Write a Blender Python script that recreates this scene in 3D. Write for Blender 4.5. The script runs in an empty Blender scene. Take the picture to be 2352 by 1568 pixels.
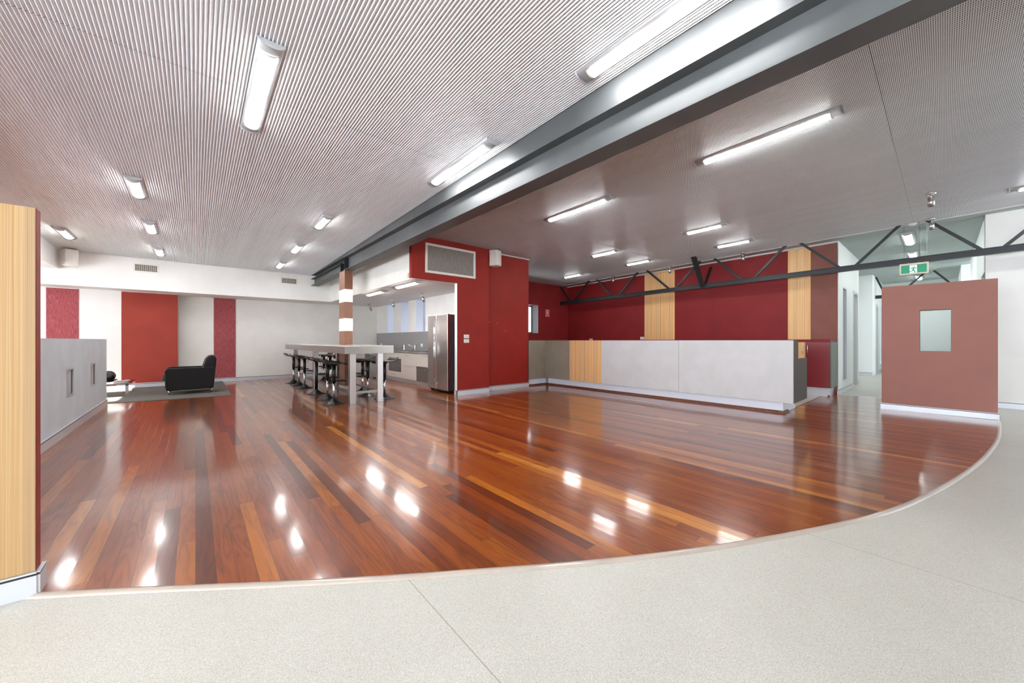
import bpy, bmesh, math, random
from mathutils import Vector, Matrix
random.seed(7)
S = bpy.context.scene
COL = S.collection
PI = math.pi

# ------------------------------------------------------------------ camera
# axes: X runs away to the right (towards the reception back wall), Y runs away to the left (towards the rear wall)
cam_d = bpy.data.cameras.new('camera'); cam = bpy.data.objects.new('camera', cam_d); COL.objects.link(cam)
cam.location = (0, 0, 1.18); cam.rotation_euler = (PI/2, 0, -math.atan2(727, 849.3))
cam_d.sensor_width = 36; cam_d.lens = 849.3/2352*36; cam_d.shift_y = -2/2352
cam_d.clip_start = .05; cam_d.clip_end = 200
S.camera = cam
# ------------------------------------------------------------------ world, sun, exposure
W = bpy.data.worlds.new('sky'); S.world = W; W.use_nodes = True
bg = W.node_tree.nodes['Background']; bg.inputs[0].default_value = (.86, .93, 1.0, 1); bg.inputs[1].default_value = 3.6
sun_d = bpy.data.lights.new('sun', 'SUN'); sun = bpy.data.objects.new('sun', sun_d); COL.objects.link(sun)
sun_d.energy = 22; sun_d.angle = .01; sun_d.color = (1, .96, .9)
sun.rotation_euler = Vector((1, .46, -.67)).to_track_quat('-Z', 'Y').to_euler()
sun.location = (-8, 5, 6)
S.view_settings.view_transform = 'Standard'; S.view_settings.look = 'None'
S.view_settings.exposure = 1.72; S.view_settings.gamma = 1; S.view_settings.use_curve_mapping = False
try:
    cy = S.cycles
    cy.use_denoising = True; cy.max_bounces = 10; cy.diffuse_bounces = 6; cy.glossy_bounces = 5
    cy.transmission_bounces = 6; cy.sample_clamp_indirect = 6; cy.caustics_reflective = False; cy.caustics_refractive = False
except Exception: pass
LAMP = 23.0          # radiance of the fluorescent diffusers

def ceil_z(y): return 3.41 - .021*y

# ------------------------------------------------------------------ materials
def lin(c):
    return tuple(((v/255)/12.92 if v/255 <= .04045 else ((v/255+.055)/1.055)**2.4) for v in c) + (1,)
class N:
    def __init__(s, name):
        s.m = bpy.data.materials.new(name); s.m.use_nodes = True; s.t = s.m.node_tree; s.b = s.t.nodes['Principled BSDF']
    def n(s, typ, **kw):
        nd = s.t.nodes.new(typ)
        for k, v in kw.items(): setattr(nd, k, v)
        return nd
    def l(s, a, b): s.t.links.new(a, b)
    def math(s, op, a, b=None, c=None):
        nd = s.n('ShaderNodeMath', operation=op)
        for i, v in enumerate((a, b, c)):
            if v is None: continue
            if isinstance(v, (int, float)): nd.inputs[i].default_value = v
            else: s.l(v, nd.inputs[i])
        return nd.outputs[0]
    def pos(s):
        g = s.n('ShaderNodeNewGeometry'); x = s.n('ShaderNodeSeparateXYZ'); s.l(g.outputs['Position'], x.inputs[0]); return x.outputs
    def comb(s, x, y, z):
        nd = s.n('ShaderNodeCombineXYZ')
        for i, v in enumerate((x, y, z)):
            if isinstance(v, (int, float)): nd.inputs[i].default_value = v
            else: s.l(v, nd.inputs[i])
        return nd.outputs[0]
    def noise(s, vec, scale, detail=2, rough=.5, dist=0):
        nd = s.n('ShaderNodeTexNoise'); s.l(vec, nd.inputs['Vector']); nd.inputs['Scale'].default_value = scale
        nd.inputs['Detail'].default_value = detail; nd.inputs['Roughness'].default_value = rough; nd.inputs['Distortion'].default_value = dist
        return nd.outputs['Fac']
    def ramp(s, fac, stops, interp='LINEAR'):
        nd = s.n('ShaderNodeValToRGB'); s.l(fac, nd.inputs[0]); r = nd.color_ramp; r.interpolation = interp
        while len(r.elements) < len(stops): r.elements.new(.5)
        for e, (p, c) in zip(r.elements, stops): e.position = p; e.color = lin(c)
        return nd.outputs[0]
    def mix(s, fac, a, b, mode='MIX'):
        nd = s.n('ShaderNodeMix', data_type='RGBA', blend_type=mode)
        if isinstance(fac, (int, float)): nd.inputs[0].default_value = fac
        else: s.l(fac, nd.inputs[0])
        for i, v in ((6, a), (7, b)):
            if isinstance(v, tuple): nd.inputs[i].default_value = v
            else: s.l(v, nd.inputs[i])
        return nd.outputs[2]
    def bump(s, h, strength=.3, dist=.002):
        nd = s.n('ShaderNodeBump'); s.l(h, nd.inputs['Height']); nd.inputs['Strength'].default_value = strength
        nd.inputs['Distance'].default_value = dist; s.l(nd.outputs[0], s.b.inputs['Normal'])
def P(name, c, r=.5, metal=0, coat=0, spec=.5, var=.0, vs=6, bump=0, bs=300):
    k = N(name); b = k.b
    b.inputs['Base Color'].default_value = lin(c); b.inputs['Roughness'].default_value = r; b.inputs['Metallic'].default_value = metal
    b.inputs['Coat Weight'].default_value = coat; b.inputs['Coat Roughness'].default_value = .1; b.inputs['Specular IOR Level'].default_value = spec
    g = k.n('ShaderNodeNewGeometry')
    if var:
        f = k.noise(g.outputs['Position'], vs, 3)
        a = tuple(max(0, v*(1-var)) for v in c); d = tuple(min(255, v*(1+var)) for v in c)
        k.l(k.ramp(f, [(.35, a), (.65, d)]), b.inputs['Base Color'])
    if bump: k.bump(k.noise(g.outputs['Position'], bs, 2), bump, .001)
    return k.m
def emis(name, c, s, rough=.4):
    k = N(name); k.b.inputs['Base Color'].default_value = lin(c); k.b.inputs['Emission Color'].default_value = lin(c)
    k.b.inputs['Emission Strength'].default_value = s; k.b.inputs['Roughness'].default_value = rough
    return k.m

def timber_floor():
    k = N('jarrah_boards'); x, y, z = k.pos()
    w = .0795
    u = k.math('DIVIDE', x, w); row = k.math('FLOOR', u); fu = k.math('FRACT', u)
    wn = k.n('ShaderNodeTexWhiteNoise', noise_dimensions='1D'); k.l(row, wn.inputs['W'])
    off = k.math('MULTIPLY', wn.outputs['Value'], 7.3)
    ln = k.math('ADD', k.math('MULTIPLY', wn.outputs['Value'], 1.8), 1.3)
    v = k.math('ADD', k.math('DIVIDE', y, ln), off); seg = k.math('FLOOR', v); fv = k.math('FRACT', v)
    wn2 = k.n('ShaderNodeTexWhiteNoise', noise_dimensions='2D'); k.l(k.comb(row, seg, 0), wn2.inputs['Vector'])
    rnd = wn2.outputs['Value']
    base = k.ramp(rnd, [(0, (96, 42, 14)), (.1, (122, 54, 15)), (.3, (140, 66, 16)), (.65, (150, 75, 18)), (.9, (162, 88, 23)), (.97, (184, 110, 34)), (1, (204, 134, 54))])
    # grain: cathedral rings stretched along the board
    gv = k.comb(k.math('ADD', k.math('MULTIPLY', x, 9), k.math('MULTIPLY', rnd, 50)), k.math('MULTIPLY', y, .9), k.math('MULTIPLY', rnd, 31))
    rings = k.math('FRACT', k.math('MULTIPLY', k.noise(gv, 1.0, 2, .5, .4), 9))
    rings = k.math('ABSOLUTE', k.math('SUBTRACT', rings, .5))
    fine = k.noise(k.comb(k.math('MULTIPLY', x, 260), k.math('MULTIPLY', y, 7), rnd), 1, 3, .7)
    broad = k.noise(k.comb(k.math('MULTIPLY', x, 12), k.math('MULTIPLY', y, 1.6), k.math('MULTIPLY', rnd, 9)), 1, 2)
    g = k.math('ADD', k.math('MULTIPLY', rings, .55), k.math('ADD', k.math('MULTIPLY', fine, .55), k.math('MULTIPLY', broad, .5)))
    shade = k.ramp(g, [(.28, (138, 122, 112)), (.62, (228, 222, 218)), (.95, (255, 255, 255))])
    c = k.mix(1.0, base, shade, 'MULTIPLY')
    # seams
    e1 = k.math('LESS_THAN', fu, .028); e2 = k.math('LESS_THAN', fv, .0018)
    seam = k.math('MAXIMUM', e1, e2)
    c = k.mix(k.math('MULTIPLY', seam, .75), c, lin((40, 16, 8)))
    k.l(c, k.b.inputs['Base Color'])
    k.b.inputs['Roughness'].default_value = .28; k.b.inputs['Specular IOR Level'].default_value = .3; k.b.inputs['Coat Weight'].default_value = .75
    k.b.inputs['Coat Roughness'].default_value = .1; k.b.inputs['Coat IOR'].default_value = 1.52
    # each board lies a hair out of level and cups a little
    cup = k.math('POWER', k.math('ABSOLUTE', k.math('SUBTRACT', fu, .5)), 2.0)
    wav = k.noise(k.comb(k.math('MULTIPLY', x, 5), k.math('MULTIPLY', y, 2.2), 0), 1, 1, .4)
    wv2 = k.noise(k.comb(k.math('MULTIPLY', x, 40), k.math('MULTIPLY', y, 14), rnd), 1, 2)
    h = k.math('ADD', k.math('MULTIPLY', cup, .25), k.math('ADD', k.math('MULTIPLY', wav, .9), k.math('MULTIPLY', wv2, .03)))
    h = k.math('SUBTRACT', h, k.math('MULTIPLY', seam, .25))
    bn = k.n('ShaderNodeBump'); k.l(h, bn.inputs['Height']); bn.inputs['Strength'].default_value = .5; bn.inputs['Distance'].default_value = .003
    k.l(bn.outputs[0], k.b.inputs['Coat Normal']); k.l(bn.outputs[0], k.b.inputs['Normal'])
    return k.m
def vinyl_floor():
    k = N('speckled_vinyl'); x, y, z = k.pos(); g = k.n('ShaderNodeNewGeometry').outputs['Position']
    sp = k.noise(g, 330, 3, .75); sp2 = k.noise(g, 120, 2, .6); st = k.noise(g, 1.3, 3, .6)
    c = k.ramp(sp, [(.3, (152, 143, 124)), (.43, (183, 179, 168)), (.56, (203, 201, 195)), (.7, (221, 220, 217))])
    c = k.mix(k.math('MULTIPLY', k.math('GREATER_THAN', sp2, .64), .5), c, lin((172, 152, 112)))
    c = k.mix(.16, c, k.ramp(st, [(.3, (160, 156, 146)), (.7, (240, 240, 238))]), 'MULTIPLY')
    # welded seams between the sheets, 2.08 m apart
    s = k.math('FRACT', k.math('DIVIDE', k.math('SUBTRACT', x, .797), 2.045)); s = k.math('LESS_THAN', s, .0026)
    c = k.mix(k.math('MULTIPLY', s, .55), c, lin((120, 112, 98)))
    k.l(c, k.b.inputs['Base Color']); k.b.inputs['Roughness'].default_value = .38
    k.b.inputs['Specular IOR Level'].default_value = .45
    k.bump(k.math('ADD', k.noise(g, 60, 2), k.math('MULTIPLY', k.noise(g, 3, 2), 3)), .12, .002)
    return k.m
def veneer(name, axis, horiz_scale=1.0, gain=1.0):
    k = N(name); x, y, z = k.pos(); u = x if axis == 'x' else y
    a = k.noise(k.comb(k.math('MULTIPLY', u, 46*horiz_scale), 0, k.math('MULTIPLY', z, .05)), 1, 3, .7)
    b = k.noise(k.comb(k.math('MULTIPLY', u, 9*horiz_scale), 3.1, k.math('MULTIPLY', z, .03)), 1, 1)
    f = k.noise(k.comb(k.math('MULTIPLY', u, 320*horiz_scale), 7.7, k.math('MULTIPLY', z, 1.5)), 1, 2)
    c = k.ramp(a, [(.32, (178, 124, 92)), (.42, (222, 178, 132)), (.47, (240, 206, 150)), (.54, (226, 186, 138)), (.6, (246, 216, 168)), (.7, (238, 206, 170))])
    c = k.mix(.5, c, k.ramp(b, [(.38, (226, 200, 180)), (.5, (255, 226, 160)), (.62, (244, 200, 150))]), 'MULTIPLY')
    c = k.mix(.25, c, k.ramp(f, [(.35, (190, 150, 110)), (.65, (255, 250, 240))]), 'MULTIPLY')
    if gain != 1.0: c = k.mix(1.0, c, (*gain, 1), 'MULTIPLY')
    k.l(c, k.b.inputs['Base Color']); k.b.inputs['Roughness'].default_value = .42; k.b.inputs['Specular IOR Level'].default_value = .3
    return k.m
def red_weave():
    k = N('red_woven_fabric'); x, y, z = k.pos()
    a = k.noise(k.comb(k.math('MULTIPLY', x, 120), 0, k.math('MULTIPLY', z, 9)), 1, 3, .8)
    b = k.noise(k.comb(k.math('MULTIPLY', x, 50), 4, k.math('MULTIPLY', z, 4)), 1, 2, .6)
    c = k.ramp(a, [(.3, (108, 44, 50)), (.46, (158, 74, 80)), (.6, (184, 98, 102)), (.74, (212, 146, 124))])
    c = k.mix(.35, c, k.ramp(b, [(.4, (200, 150, 154)), (.6, (248, 226, 226))]), 'MULTIPLY')
    k.l(c, k.b.inputs['Base Color']); k.b.inputs['Roughness'].default_value = .8
    return k.m
def mini_orb(hr=.19, name='perforated_corrugated_steel'):
    k = N(name); x, y, z = k.pos()
    p = .025
    # two staggered rows of punched holes in every corrugation
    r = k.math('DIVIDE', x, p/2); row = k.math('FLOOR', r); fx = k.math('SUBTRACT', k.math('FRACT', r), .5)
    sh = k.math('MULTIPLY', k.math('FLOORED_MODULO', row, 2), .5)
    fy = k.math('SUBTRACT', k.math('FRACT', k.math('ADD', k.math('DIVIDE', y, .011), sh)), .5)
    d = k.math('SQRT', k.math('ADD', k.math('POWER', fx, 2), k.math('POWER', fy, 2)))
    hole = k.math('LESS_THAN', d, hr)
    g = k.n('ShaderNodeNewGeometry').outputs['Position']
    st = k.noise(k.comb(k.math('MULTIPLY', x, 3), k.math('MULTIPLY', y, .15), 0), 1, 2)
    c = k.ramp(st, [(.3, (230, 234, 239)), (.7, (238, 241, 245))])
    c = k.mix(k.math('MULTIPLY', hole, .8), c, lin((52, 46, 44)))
    k.l(c, k.b.inputs['Base Color']); k.b.inputs['Roughness'].default_value = .36; k.b.inputs['Metallic'].default_value = .15
    return k.m
def brushed(name, c, r=.3, axis='x', metal=1):
    k = N(name); x, y, z = k.pos(); k.b.inputs['Metallic'].default_value = metal
    if axis == 'v': v = k.comb(k.math('MULTIPLY', x, 400), k.math('MULTIPLY', y, 400), k.math('MULTIPLY', z, 4))
    else: v = k.comb(k.math('MULTIPLY', x, 6), k.math('MULTIPLY', y, 6), k.math('MULTIPLY', z, 500))
    f = k.noise(v, 1, 2)
    k.l(k.ramp(f, [(.3, tuple(v_*.97 for v_ in c)), (.7, c)]), k.b.inputs['Base Color'])
    k.l(k.math('ADD', k.math('MULTIPLY', f, .05), r-.02), k.b.inputs['Roughness'])
    return k.m
def carpet():
    k = N('grey_loop_carpet'); x, y, z = k.pos(); g = k.n('ShaderNodeNewGeometry').outputs['Position']
    a = k.noise(g, 420, 2, .8); b = k.noise(k.comb(k.math('MULTIPLY', x, 3), k.math('MULTIPLY', y, 30), 0), 1, 2)
    c = k.ramp(a, [(.35, (66, 62, 58)), (.65, (128, 122, 114))]); c = k.mix(.3, c, k.ramp(b, [(.4, (150, 145, 140)), (.6, (255, 255, 255))]), 'MULTIPLY')
    k.l(c, k.b.inputs['Base Color']); k.b.inputs['Roughness'].default_value = .95; k.bump(a, .5, .004)
    return k.m
def grille(name, c1, c2, su, axis='x'):
    k = N(name); x, y, z = k.pos(); u = x if axis == 'x' else y
    f = k.noise(k.comb(k.math('MULTIPLY', u, 260), 0, k.math('MULTIPLY', z, 6)), 1, 2, .8)
    k.l(k.ramp(f, [(.35, c1), (.65, c2)]), k.b.inputs['Base Color']); k.b.inputs['Roughness'].default_value = .5
    return k.m
def glass(name, c=(230, 240, 240), rough=.0):
    k = N(name); k.b.inputs['Base Color'].default_value = lin(c); k.b.inputs['Transmission Weight'].default_value = 1
    k.b.inputs['Roughness'].default_value = rough; k.b.inputs['IOR'].default_value = 1.45
    return k.m

M = dict(
 timber=timber_floor(), vinyl=vinyl_floor(), orb=mini_orb(), orb_shaded=mini_orb(.31, 'shaded_perforated_corrugated_steel'), carpet=carpet(),  # right ceiling copy: same steel, holes drawn larger to paint its shade darker
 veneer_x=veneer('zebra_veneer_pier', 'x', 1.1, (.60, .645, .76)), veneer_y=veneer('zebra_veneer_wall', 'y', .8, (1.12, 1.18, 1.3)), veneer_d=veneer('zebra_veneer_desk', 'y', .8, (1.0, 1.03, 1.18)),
 white=P('white_wall_paint', (234, 233, 230), .6, var=.012, vs=2), white2=P('warm_white_wall_paint', (234, 232, 226), .6, var=.012, vs=2),
 hallwhite=P('hall_wall_paint', (226, 231, 229), .6), lowgrey=P('low_wall_grey_paint', (208, 216, 221), .55, var=.02, vs=3),
 red=P('deep_red_paint', (146, 34, 25), .55, spec=.3, var=.03, vs=3), red2=P('crimson_wall_paint', (132, 33, 35), .6, spec=.3, var=.03, vs=2), redpanel=P('orange_red_panel', (152, 56, 43), .6, spec=.3, var=.03, vs=2),
 brown=P('rosy_brown_fabric_panel', (168, 118, 107), .85, var=.012, vs=3, bump=.3, bs=500), brown2=P('brown_wall_panel', (134, 82, 70), .7, var=.03, vs=3),
 pierred=P('oxide_red_paint', (132, 42, 30), .5, var=.04, vs=4), rust=P('rust_brown_laminate', (138, 94, 72), .4, var=.03, vs=5),
 weave=red_weave(), alu=P('silver_skirting', (206, 208, 214), .34, metal=.2, coat=.2), black=P('black_rubber', (22, 22, 24), .5), blackline=P('black_reveal', (26, 28, 32), .45),
 steel=brushed('brushed_stainless', (172, 168, 162), .31, 'h'), steelv=brushed('brushed_stainless_vertical', (212, 208, 205), .30, 'v'), chrome=P('chrome', (225, 225, 228), .08, metal=1),
 beam=P('grey_steel_paint', (84, 86, 87), .5, metal=.15, var=.06, vs=2), truss=P('charcoal_steel_paint', (34, 38, 41), .42, spec=.4),
 stoolblack=P('black_moulded_plastic', (26, 27, 30), .34), leather=P('black_leather', (7, 7, 9), .42, spec=.35, bump=.15, bs=120),
 vase=P('black_glazed_ceramic', (12, 12, 16), .06, coat=.6), fixture=P('light_fitting_grey', (190, 190, 192), .34, metal=.3), plastic=P('white_plastic', (228, 226, 220), .4), cream=P('cream_plastic', (222, 212, 192), .45),
 deskgrey=P('pale_grey_laminate', (198, 197, 198), .5, var=.015, vs=4), desktaupe=P('taupe_laminate', (140, 130, 116), .5, var=.03, vs=3), deskdark=P('dark_woodgrain_laminate', (56, 50, 45), .5, var=.08, vs=30),
 quad=P('stained_quad_moulding', (104, 54, 34), .4, var=.15, vs=20), edge=P('pink_beige_edge_strip', (174, 160, 148), .3, coat=.5, var=.03, vs=5),
 counter=P('cabinet_white_gloss', (214, 206, 198), .18, coat=.3), cabdark=P('cabinet_dark_taupe', (96, 86, 82), .3, coat=.2), worktop=P('grey_stone_worktop', (140, 138, 136), .25), splash=P('grey_glass_splashback', (136, 134, 136), .12, coat=.5),
 cabred=P('burgundy_gloss_door', (128, 30, 36), .35, coat=.2), cabgrey=P('green_grey_end_panel', (92, 98, 90), .5), tablewhite=P('white_stone_top', (236, 236, 232), .15, coat=.3), fridgegrey=P('fridge_side_grey', (98, 99, 104), .4, metal=.4),
 grille=grille('return_air_mesh', (104, 98, 92), (150, 143, 137), 1), white_trim=P('white_trim_paint', (214, 208, 206), .4), paper=P('clear_grey_paper', (190, 184, 178), .25, var=.1, vs=30),
 lamp=emis('lamp_diffuser', (255, 255, 255), LAMP), lamp_small=emis('lamp_diffuser_small', (255, 255, 255), LAMP*.8), lamp_hall=emis('lamp_diffuser_soft', (252, 255, 255), LAMP*.55), colglow=emis('column_light_panel', (255, 252, 246), .25),
 green=emis('exit_green', (0, 118, 84), .25), exitwhite=emis('exit_white', (225, 228, 230), .35), firered=P('sign_red', (190, 24, 28), .4), signwhite=P('sign_white', (240, 238, 236), .4),
 glass=glass('window_glass'), frost=P('translucent_window_film', (222, 226, 240), .5), glasstop=glass('glass_table_top', (225, 235, 232), .0), slotpane=P('pale_slot_pane', (196, 204, 200), .15, coat=.5), plinth=P('bright_silver_plinth', (228, 232, 242), .34, metal=.1), reveal=P('pale_blue_white_reveal', (238, 244, 250), .5),
)
k = N('frosted_pane'); k.b.inputs['Base Color'].default_value = lin((225, 228, 245)); k.b.inputs['Transmission Weight'].default_value = .85; k.b.inputs['Roughness'].default_value = .6; k.b.inputs['IOR'].default_value = 1.1
M['frosted'] = k.m
tr = k.n('ShaderNodeBsdfTranslucent'); tr.inputs[0].default_value = lin((236, 239, 248))
mx = k.n('ShaderNodeMixShader'); mx.inputs[0].default_value = .25; k.b.inputs['Transmission Weight'].default_value = 0; k.b.inputs['Roughness'].default_value = .2
k.l(tr.outputs[0], mx.inputs[1]); k.l(k.b.outputs[0], mx.inputs[2]); k.l(mx.outputs[0], [q for q in k.t.nodes if q.type == 'OUTPUT_MATERIAL'][0].inputs[0])

k = N('milky_window_film'); tr = k.n('ShaderNodeBsdfTranslucent'); tr.inputs[0].default_value = lin((158, 160, 170))
mx = k.n('ShaderNodeMixShader'); mx.inputs[0].default_value = .3; k.b.inputs['Base Color'].default_value = lin((225, 228, 238)); k.b.inputs['Roughness'].default_value = .4
k.l(tr.outputs[0], mx.inputs[1]); k.l(k.b.outputs[0], mx.inputs[2]); k.l(mx.outputs[0], [q for q in k.t.nodes if q.type == 'OUTPUT_MATERIAL'][0].inputs[0]); M['film'] = k.m

# ------------------------------------------------------------------ mesh helpers
class MB:
    def __init__(s): s.v = []; s.f = []; s.mi = []; s.sm = []
    def add(s, vs, fs, mi=0, smooth=False):
        o = len(s.v); s.v += [tuple(v) for v in vs]
        for f in fs: s.f.append(tuple(o+i for i in f)); s.mi.append(mi); s.sm.append(smooth)
        return s
    def box(s, x0, x1, y0, y1, z0, z1, mi=0):
        x0, x1 = sorted((x0, x1)); y0, y1 = sorted((y0, y1)); z0, z1 = sorted((z0, z1))
        v = [(x, y, z) for z in (z0, z1) for y in (y0, y1) for x in (x0, x1)]
        return s.add(v, [(0, 2, 3, 1), (4, 5, 7, 6), (0, 1, 5, 4), (2, 6, 7, 3), (0, 4, 6, 2), (1, 3, 7, 5)], mi)
    def hexa(s, pts, mi=0):     # 8 points, bottom four then top four, same winding
        return s.add(pts, [(0, 3, 2, 1), (4, 5, 6, 7), (0, 1, 5, 4), (1, 2, 6, 5), (2, 3, 7, 6), (3, 0, 4, 7)], mi)
    def prism(s, poly, axis, a, b, mi=0, smooth=False):   # poly in the two other axes, extruded along axis
        n = len(poly)
        def mk(p, t):
            if axis == 'x': return (t, p[0], p[1])
            if axis == 'y': return (p[0], t, p[1])
            return (p[0], p[1], t)
        v = [mk(p, a) for p in poly] + [mk(p, b) for p in poly]
        s.add(v, [(i, (i+1) % n, n+(i+1) % n, n+i) for i in range(n)], mi, smooth)
        s.add([mk(p, a) for p in poly], [tuple(range(n))], mi); s.add([mk(p, b) for p in poly], [tuple(reversed(range(n)))], mi)
        return s
    def tube(s, pts, r, n=10, closed=False, mi=0, caps=True):
        pts = [Vector(p) for p in pts]; m = len(pts); rings = []
        up = None
        for i, p in enumerate(pts):
            if closed: t = (pts[(i+1) % m]-pts[i-1])
            else: t = pts[min(i+1, m-1)]-pts[max(i-1, 0)]
            t.normalize()
            if up is None:
                up = Vector((0, 0, 1)) if abs(t.z) < .9 else Vector((1, 0, 0))
            a = t.cross(up).normalized(); up = a.cross(t).normalized()
            rr = r[i] if isinstance(r, (list, tuple)) else r
            rings.append([p + a*rr*math.cos(2*PI*j/n) + up*rr*math.sin(2*PI*j/n) for j in range(n)])
        v = [q for rg in rings for q in rg]; f = []
        for i in range(m if closed else m-1):
            k2 = (i+1) % m
            for j in range(n): f.append((i*n+j, i*n+(j+1) % n, k2*n+(j+1) % n, k2*n+j))
        s.add(v, f, mi, True)
        if not closed and caps:
            s.add(rings[0], [tuple(reversed(range(n)))], mi); s.add(rings[-1], [tuple(range(n))], mi)
        return s
    def lathe(s, prof, c=(0, 0, 0), n=32, mi=0):
        v = []; f = []; m = len(prof)
        for r, z in prof:
            for j in range(n): v.append((c[0]+max(r, 1e-4)*math.cos(2*PI*j/n), c[1]+max(r, 1e-4)*math.sin(2*PI*j/n), c[2]+z))
        for i in range(m-1):
            for j in range(n): f.append((i*n+j, i*n+(j+1) % n, (i+1)*n+(j+1) % n, (i+1)*n+j))
        return s.add(v, f, mi, True)
    def bar(s, p0, p1, w, h, up=(0, 0, 1), mi=0):    # rectangular bar between two points
        p0, p1 = Vector(p0), Vector(p1); t = (p1-p0).normalized(); a = t.cross(Vector(up)).normalized(); b = a.cross(t)
        q = []
        for p in (p0, p1):
            q += [p-a*w/2-b*h/2, p+a*w/2-b*h/2, p+a*w/2+b*h/2, p-a*w/2+b*h/2]
        return s.hexa(q, mi)
    def slab(s, plane, t0, t1, u0, u1, v0, v1, holes=(), mi=0, vtop=None, mi_hole=None):
        """wall with rectangular holes. plane 'x': t is X, u is Y, v is Z; 'y': t is Y, u is X, v is Z; 'z': t is Z, u is X, v is Y."""
        us = sorted({u0, u1, *[h[0] for h in holes], *[h[1] for h in holes]}); vs = sorted({v0, v1, *[h[2] for h in holes], *[h[3] for h in holes]})
        us = [u for u in us if u0 <= u <= u1]; vs = [v for v in vs if v0 <= v <= v1]
        def inh(u, v): return any(h[0] < u < h[1] and h[2] < v < h[3] for h in holes)
        def full(i, j):
            if i < 0 or j < 0 or i >= len(us)-1 or j >= len(vs)-1: return None
            return not inh((us[i]+us[i+1])/2, (vs[j]+vs[j+1])/2)
        def pt(u, v, t):
            if vtop and abs(v-v1) < 1e-9: v = vtop(u if plane == 'x' else t)
            return (t, u, v) if plane == 'x' else ((u, t, v) if plane == 'y' else (u, v, t))
        for i in range(len(us)-1):
            for j in range(len(vs)-1):
                if not full(i, j): continue
                a, b, c, d = us[i], us[i+1], vs[j], vs[j+1]
                s.add([pt(a, c, t0), pt(b, c, t0), pt(b, d, t0), pt(a, d, t0)], [(0, 1, 2, 3)], mi)
                s.add([pt(a, c, t1), pt(a, d, t1), pt(b, d, t1), pt(b, c, t1)], [(0, 1, 2, 3)], mi)
                for (ii, jj, q) in ((i-1, j, ((a, c), (a, d))), (i+1, j, ((b, d), (b, c))), (i, j-1, ((b, c), (a, c))), (i, j+1, ((a, d), (b, d)))):
                    nb = full(ii, jj)
                    if nb: continue
                    m2 = mi if (nb is None or mi_hole is None) else mi_hole
                    s.add([pt(*q[0], t0), pt(*q[1], t0), pt(*q[1], t1), pt(*q[0], t1)], [(0, 1, 2, 3)], m2)
        return s
    def build(s, name, mats, parent=None, bevel=0, seg=2, recalc=True, weld=True):
        me = bpy.data.meshes.new(name); me.from_pydata(s.v, [], s.f)
        if parent is not None:
            off = parent_loc(parent); me.transform(Matrix.Translation(-off))
        if not isinstance(mats, (list, tuple)): mats = [mats]
        for m_ in mats: me.materials.append(m_)
        for p, mi, sm in zip(me.polygons, s.mi, s.sm): p.material_index = mi; p.use_smooth = sm
        if weld:
            bm = bmesh.new(); bm.from_mesh(me); bmesh.ops.remove_doubles(bm, verts=bm.verts, dist=1e-5)
            if recalc: bmesh.ops.recalc_face_normals(bm, faces=bm.faces)
            bm.to_mesh(me); bm.free()
        o = bpy.data.objects.new(name, me); COL.objects.link(o)
        if parent is not None: o.parent = parent
        if bevel:
            b = o.modifiers.new('bevel', 'BEVEL'); b.width = bevel; b.segments = seg; b.limit_method = 'ANGLE'; b.angle_limit = .7; b.harden_normals = False
        return o
def parent_loc(o):
    v = Vector((0, 0, 0))
    while o is not None: v += o.location; o = o.parent
    return v
def tag(o, label=None, cat=None, group=None, kind=None):
    if label: o['label'] = label
    if cat: o['category'] = cat
    if group: o['group'] = group
    if kind: o['kind'] = kind
    return o
def bar_handle(a, b, c, d, r):
    """straight bar between b and c on two short posts"""
    b, c = Vector(b), Vector(c); e = (c-b).normalized()*r*1.5
    return MB().tube([b-e, c+e], r, 10).tube([a, b], r*.8, 8).tube([d, c], r*.8, 8)
def thing(name, label, cat, loc=(0, 0, 0), group=None):
    o = bpy.data.objects.new(name, None); COL.objects.link(o); o.location = loc; o.empty_display_size = .1
    return tag(o, label, cat, group)
def struct(o): o['kind'] = 'structure'; return o
def copy_tree(o, parent=None):
    c = o.copy(); COL.objects.link(c); c.parent = parent
    for ch in [q for q in KIDS(o)]: copy_tree(ch, c)
    return c
def KIDS(o): return [q for q in list(COL.objects) if q.parent == o]
def solo(mb, name, mats, label, cat, group=None, **kw): return tag(mb.build(name, mats, **kw), label, cat, group)

# ================================================================== FLOORS
curve = [(-.564, 2.744), (-.311, 2.564), (-.078, 2.392), (.243, 2.152), (.574, 1.913), (.812, 1.747), (1.105, 1.552), (1.484, 1.300), (1.915, 1.040),
         (2.281, .842), (2.715, .633), (3.06, .478), (3.45, .323), (3.868, .187), (4.368, .063), (4.939, -.062), (5.629, -.190), (6.296, -.290), (7.25, -.405), (8.161, -.475), (8.97, -.512)]
def smooth_poly(pts, n=5):
    out = []
    for i in range(len(pts)-1):
        p0 = Vector(pts[max(i-1, 0)]); p1 = Vector(pts[i]); p2 = Vector(pts[i+1]); p3 = Vector(pts[min(i+2, len(pts)-1)])
        for k2 in range(n):
            t = k2/n
            out.append(.5*((2*p1)+(-p0+p2)*t+(2*p0-5*p1+4*p2-p3)*t*t+(-p0+3*p1-3*p2+p3)*t**3))
    out.append(Vector(pts[-1])); return out
cs = smooth_poly([Vector(p) for p in curve])
poly = [tuple(p) for p in cs] + [(9.02, .66), (9.35, .66), (10.72, .66), (10.72, 1.69), (7.25, 1.69), (7.25, 6.95), (5.2, 6.95), (5.2, 13.6), (-4.2, 13.6), (-4.2, 2.80), (-.56, 2.80)]
mb = MB(); mb.prism(poly, 'z', -.03, .004); struct(mb.build('floor', M['timber']))
mb = MB(); mb.box(-5, 30, -7, 14, -.12, -.001)
struct(mb.build('floor_vinyl', M['vinyl']))
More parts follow.
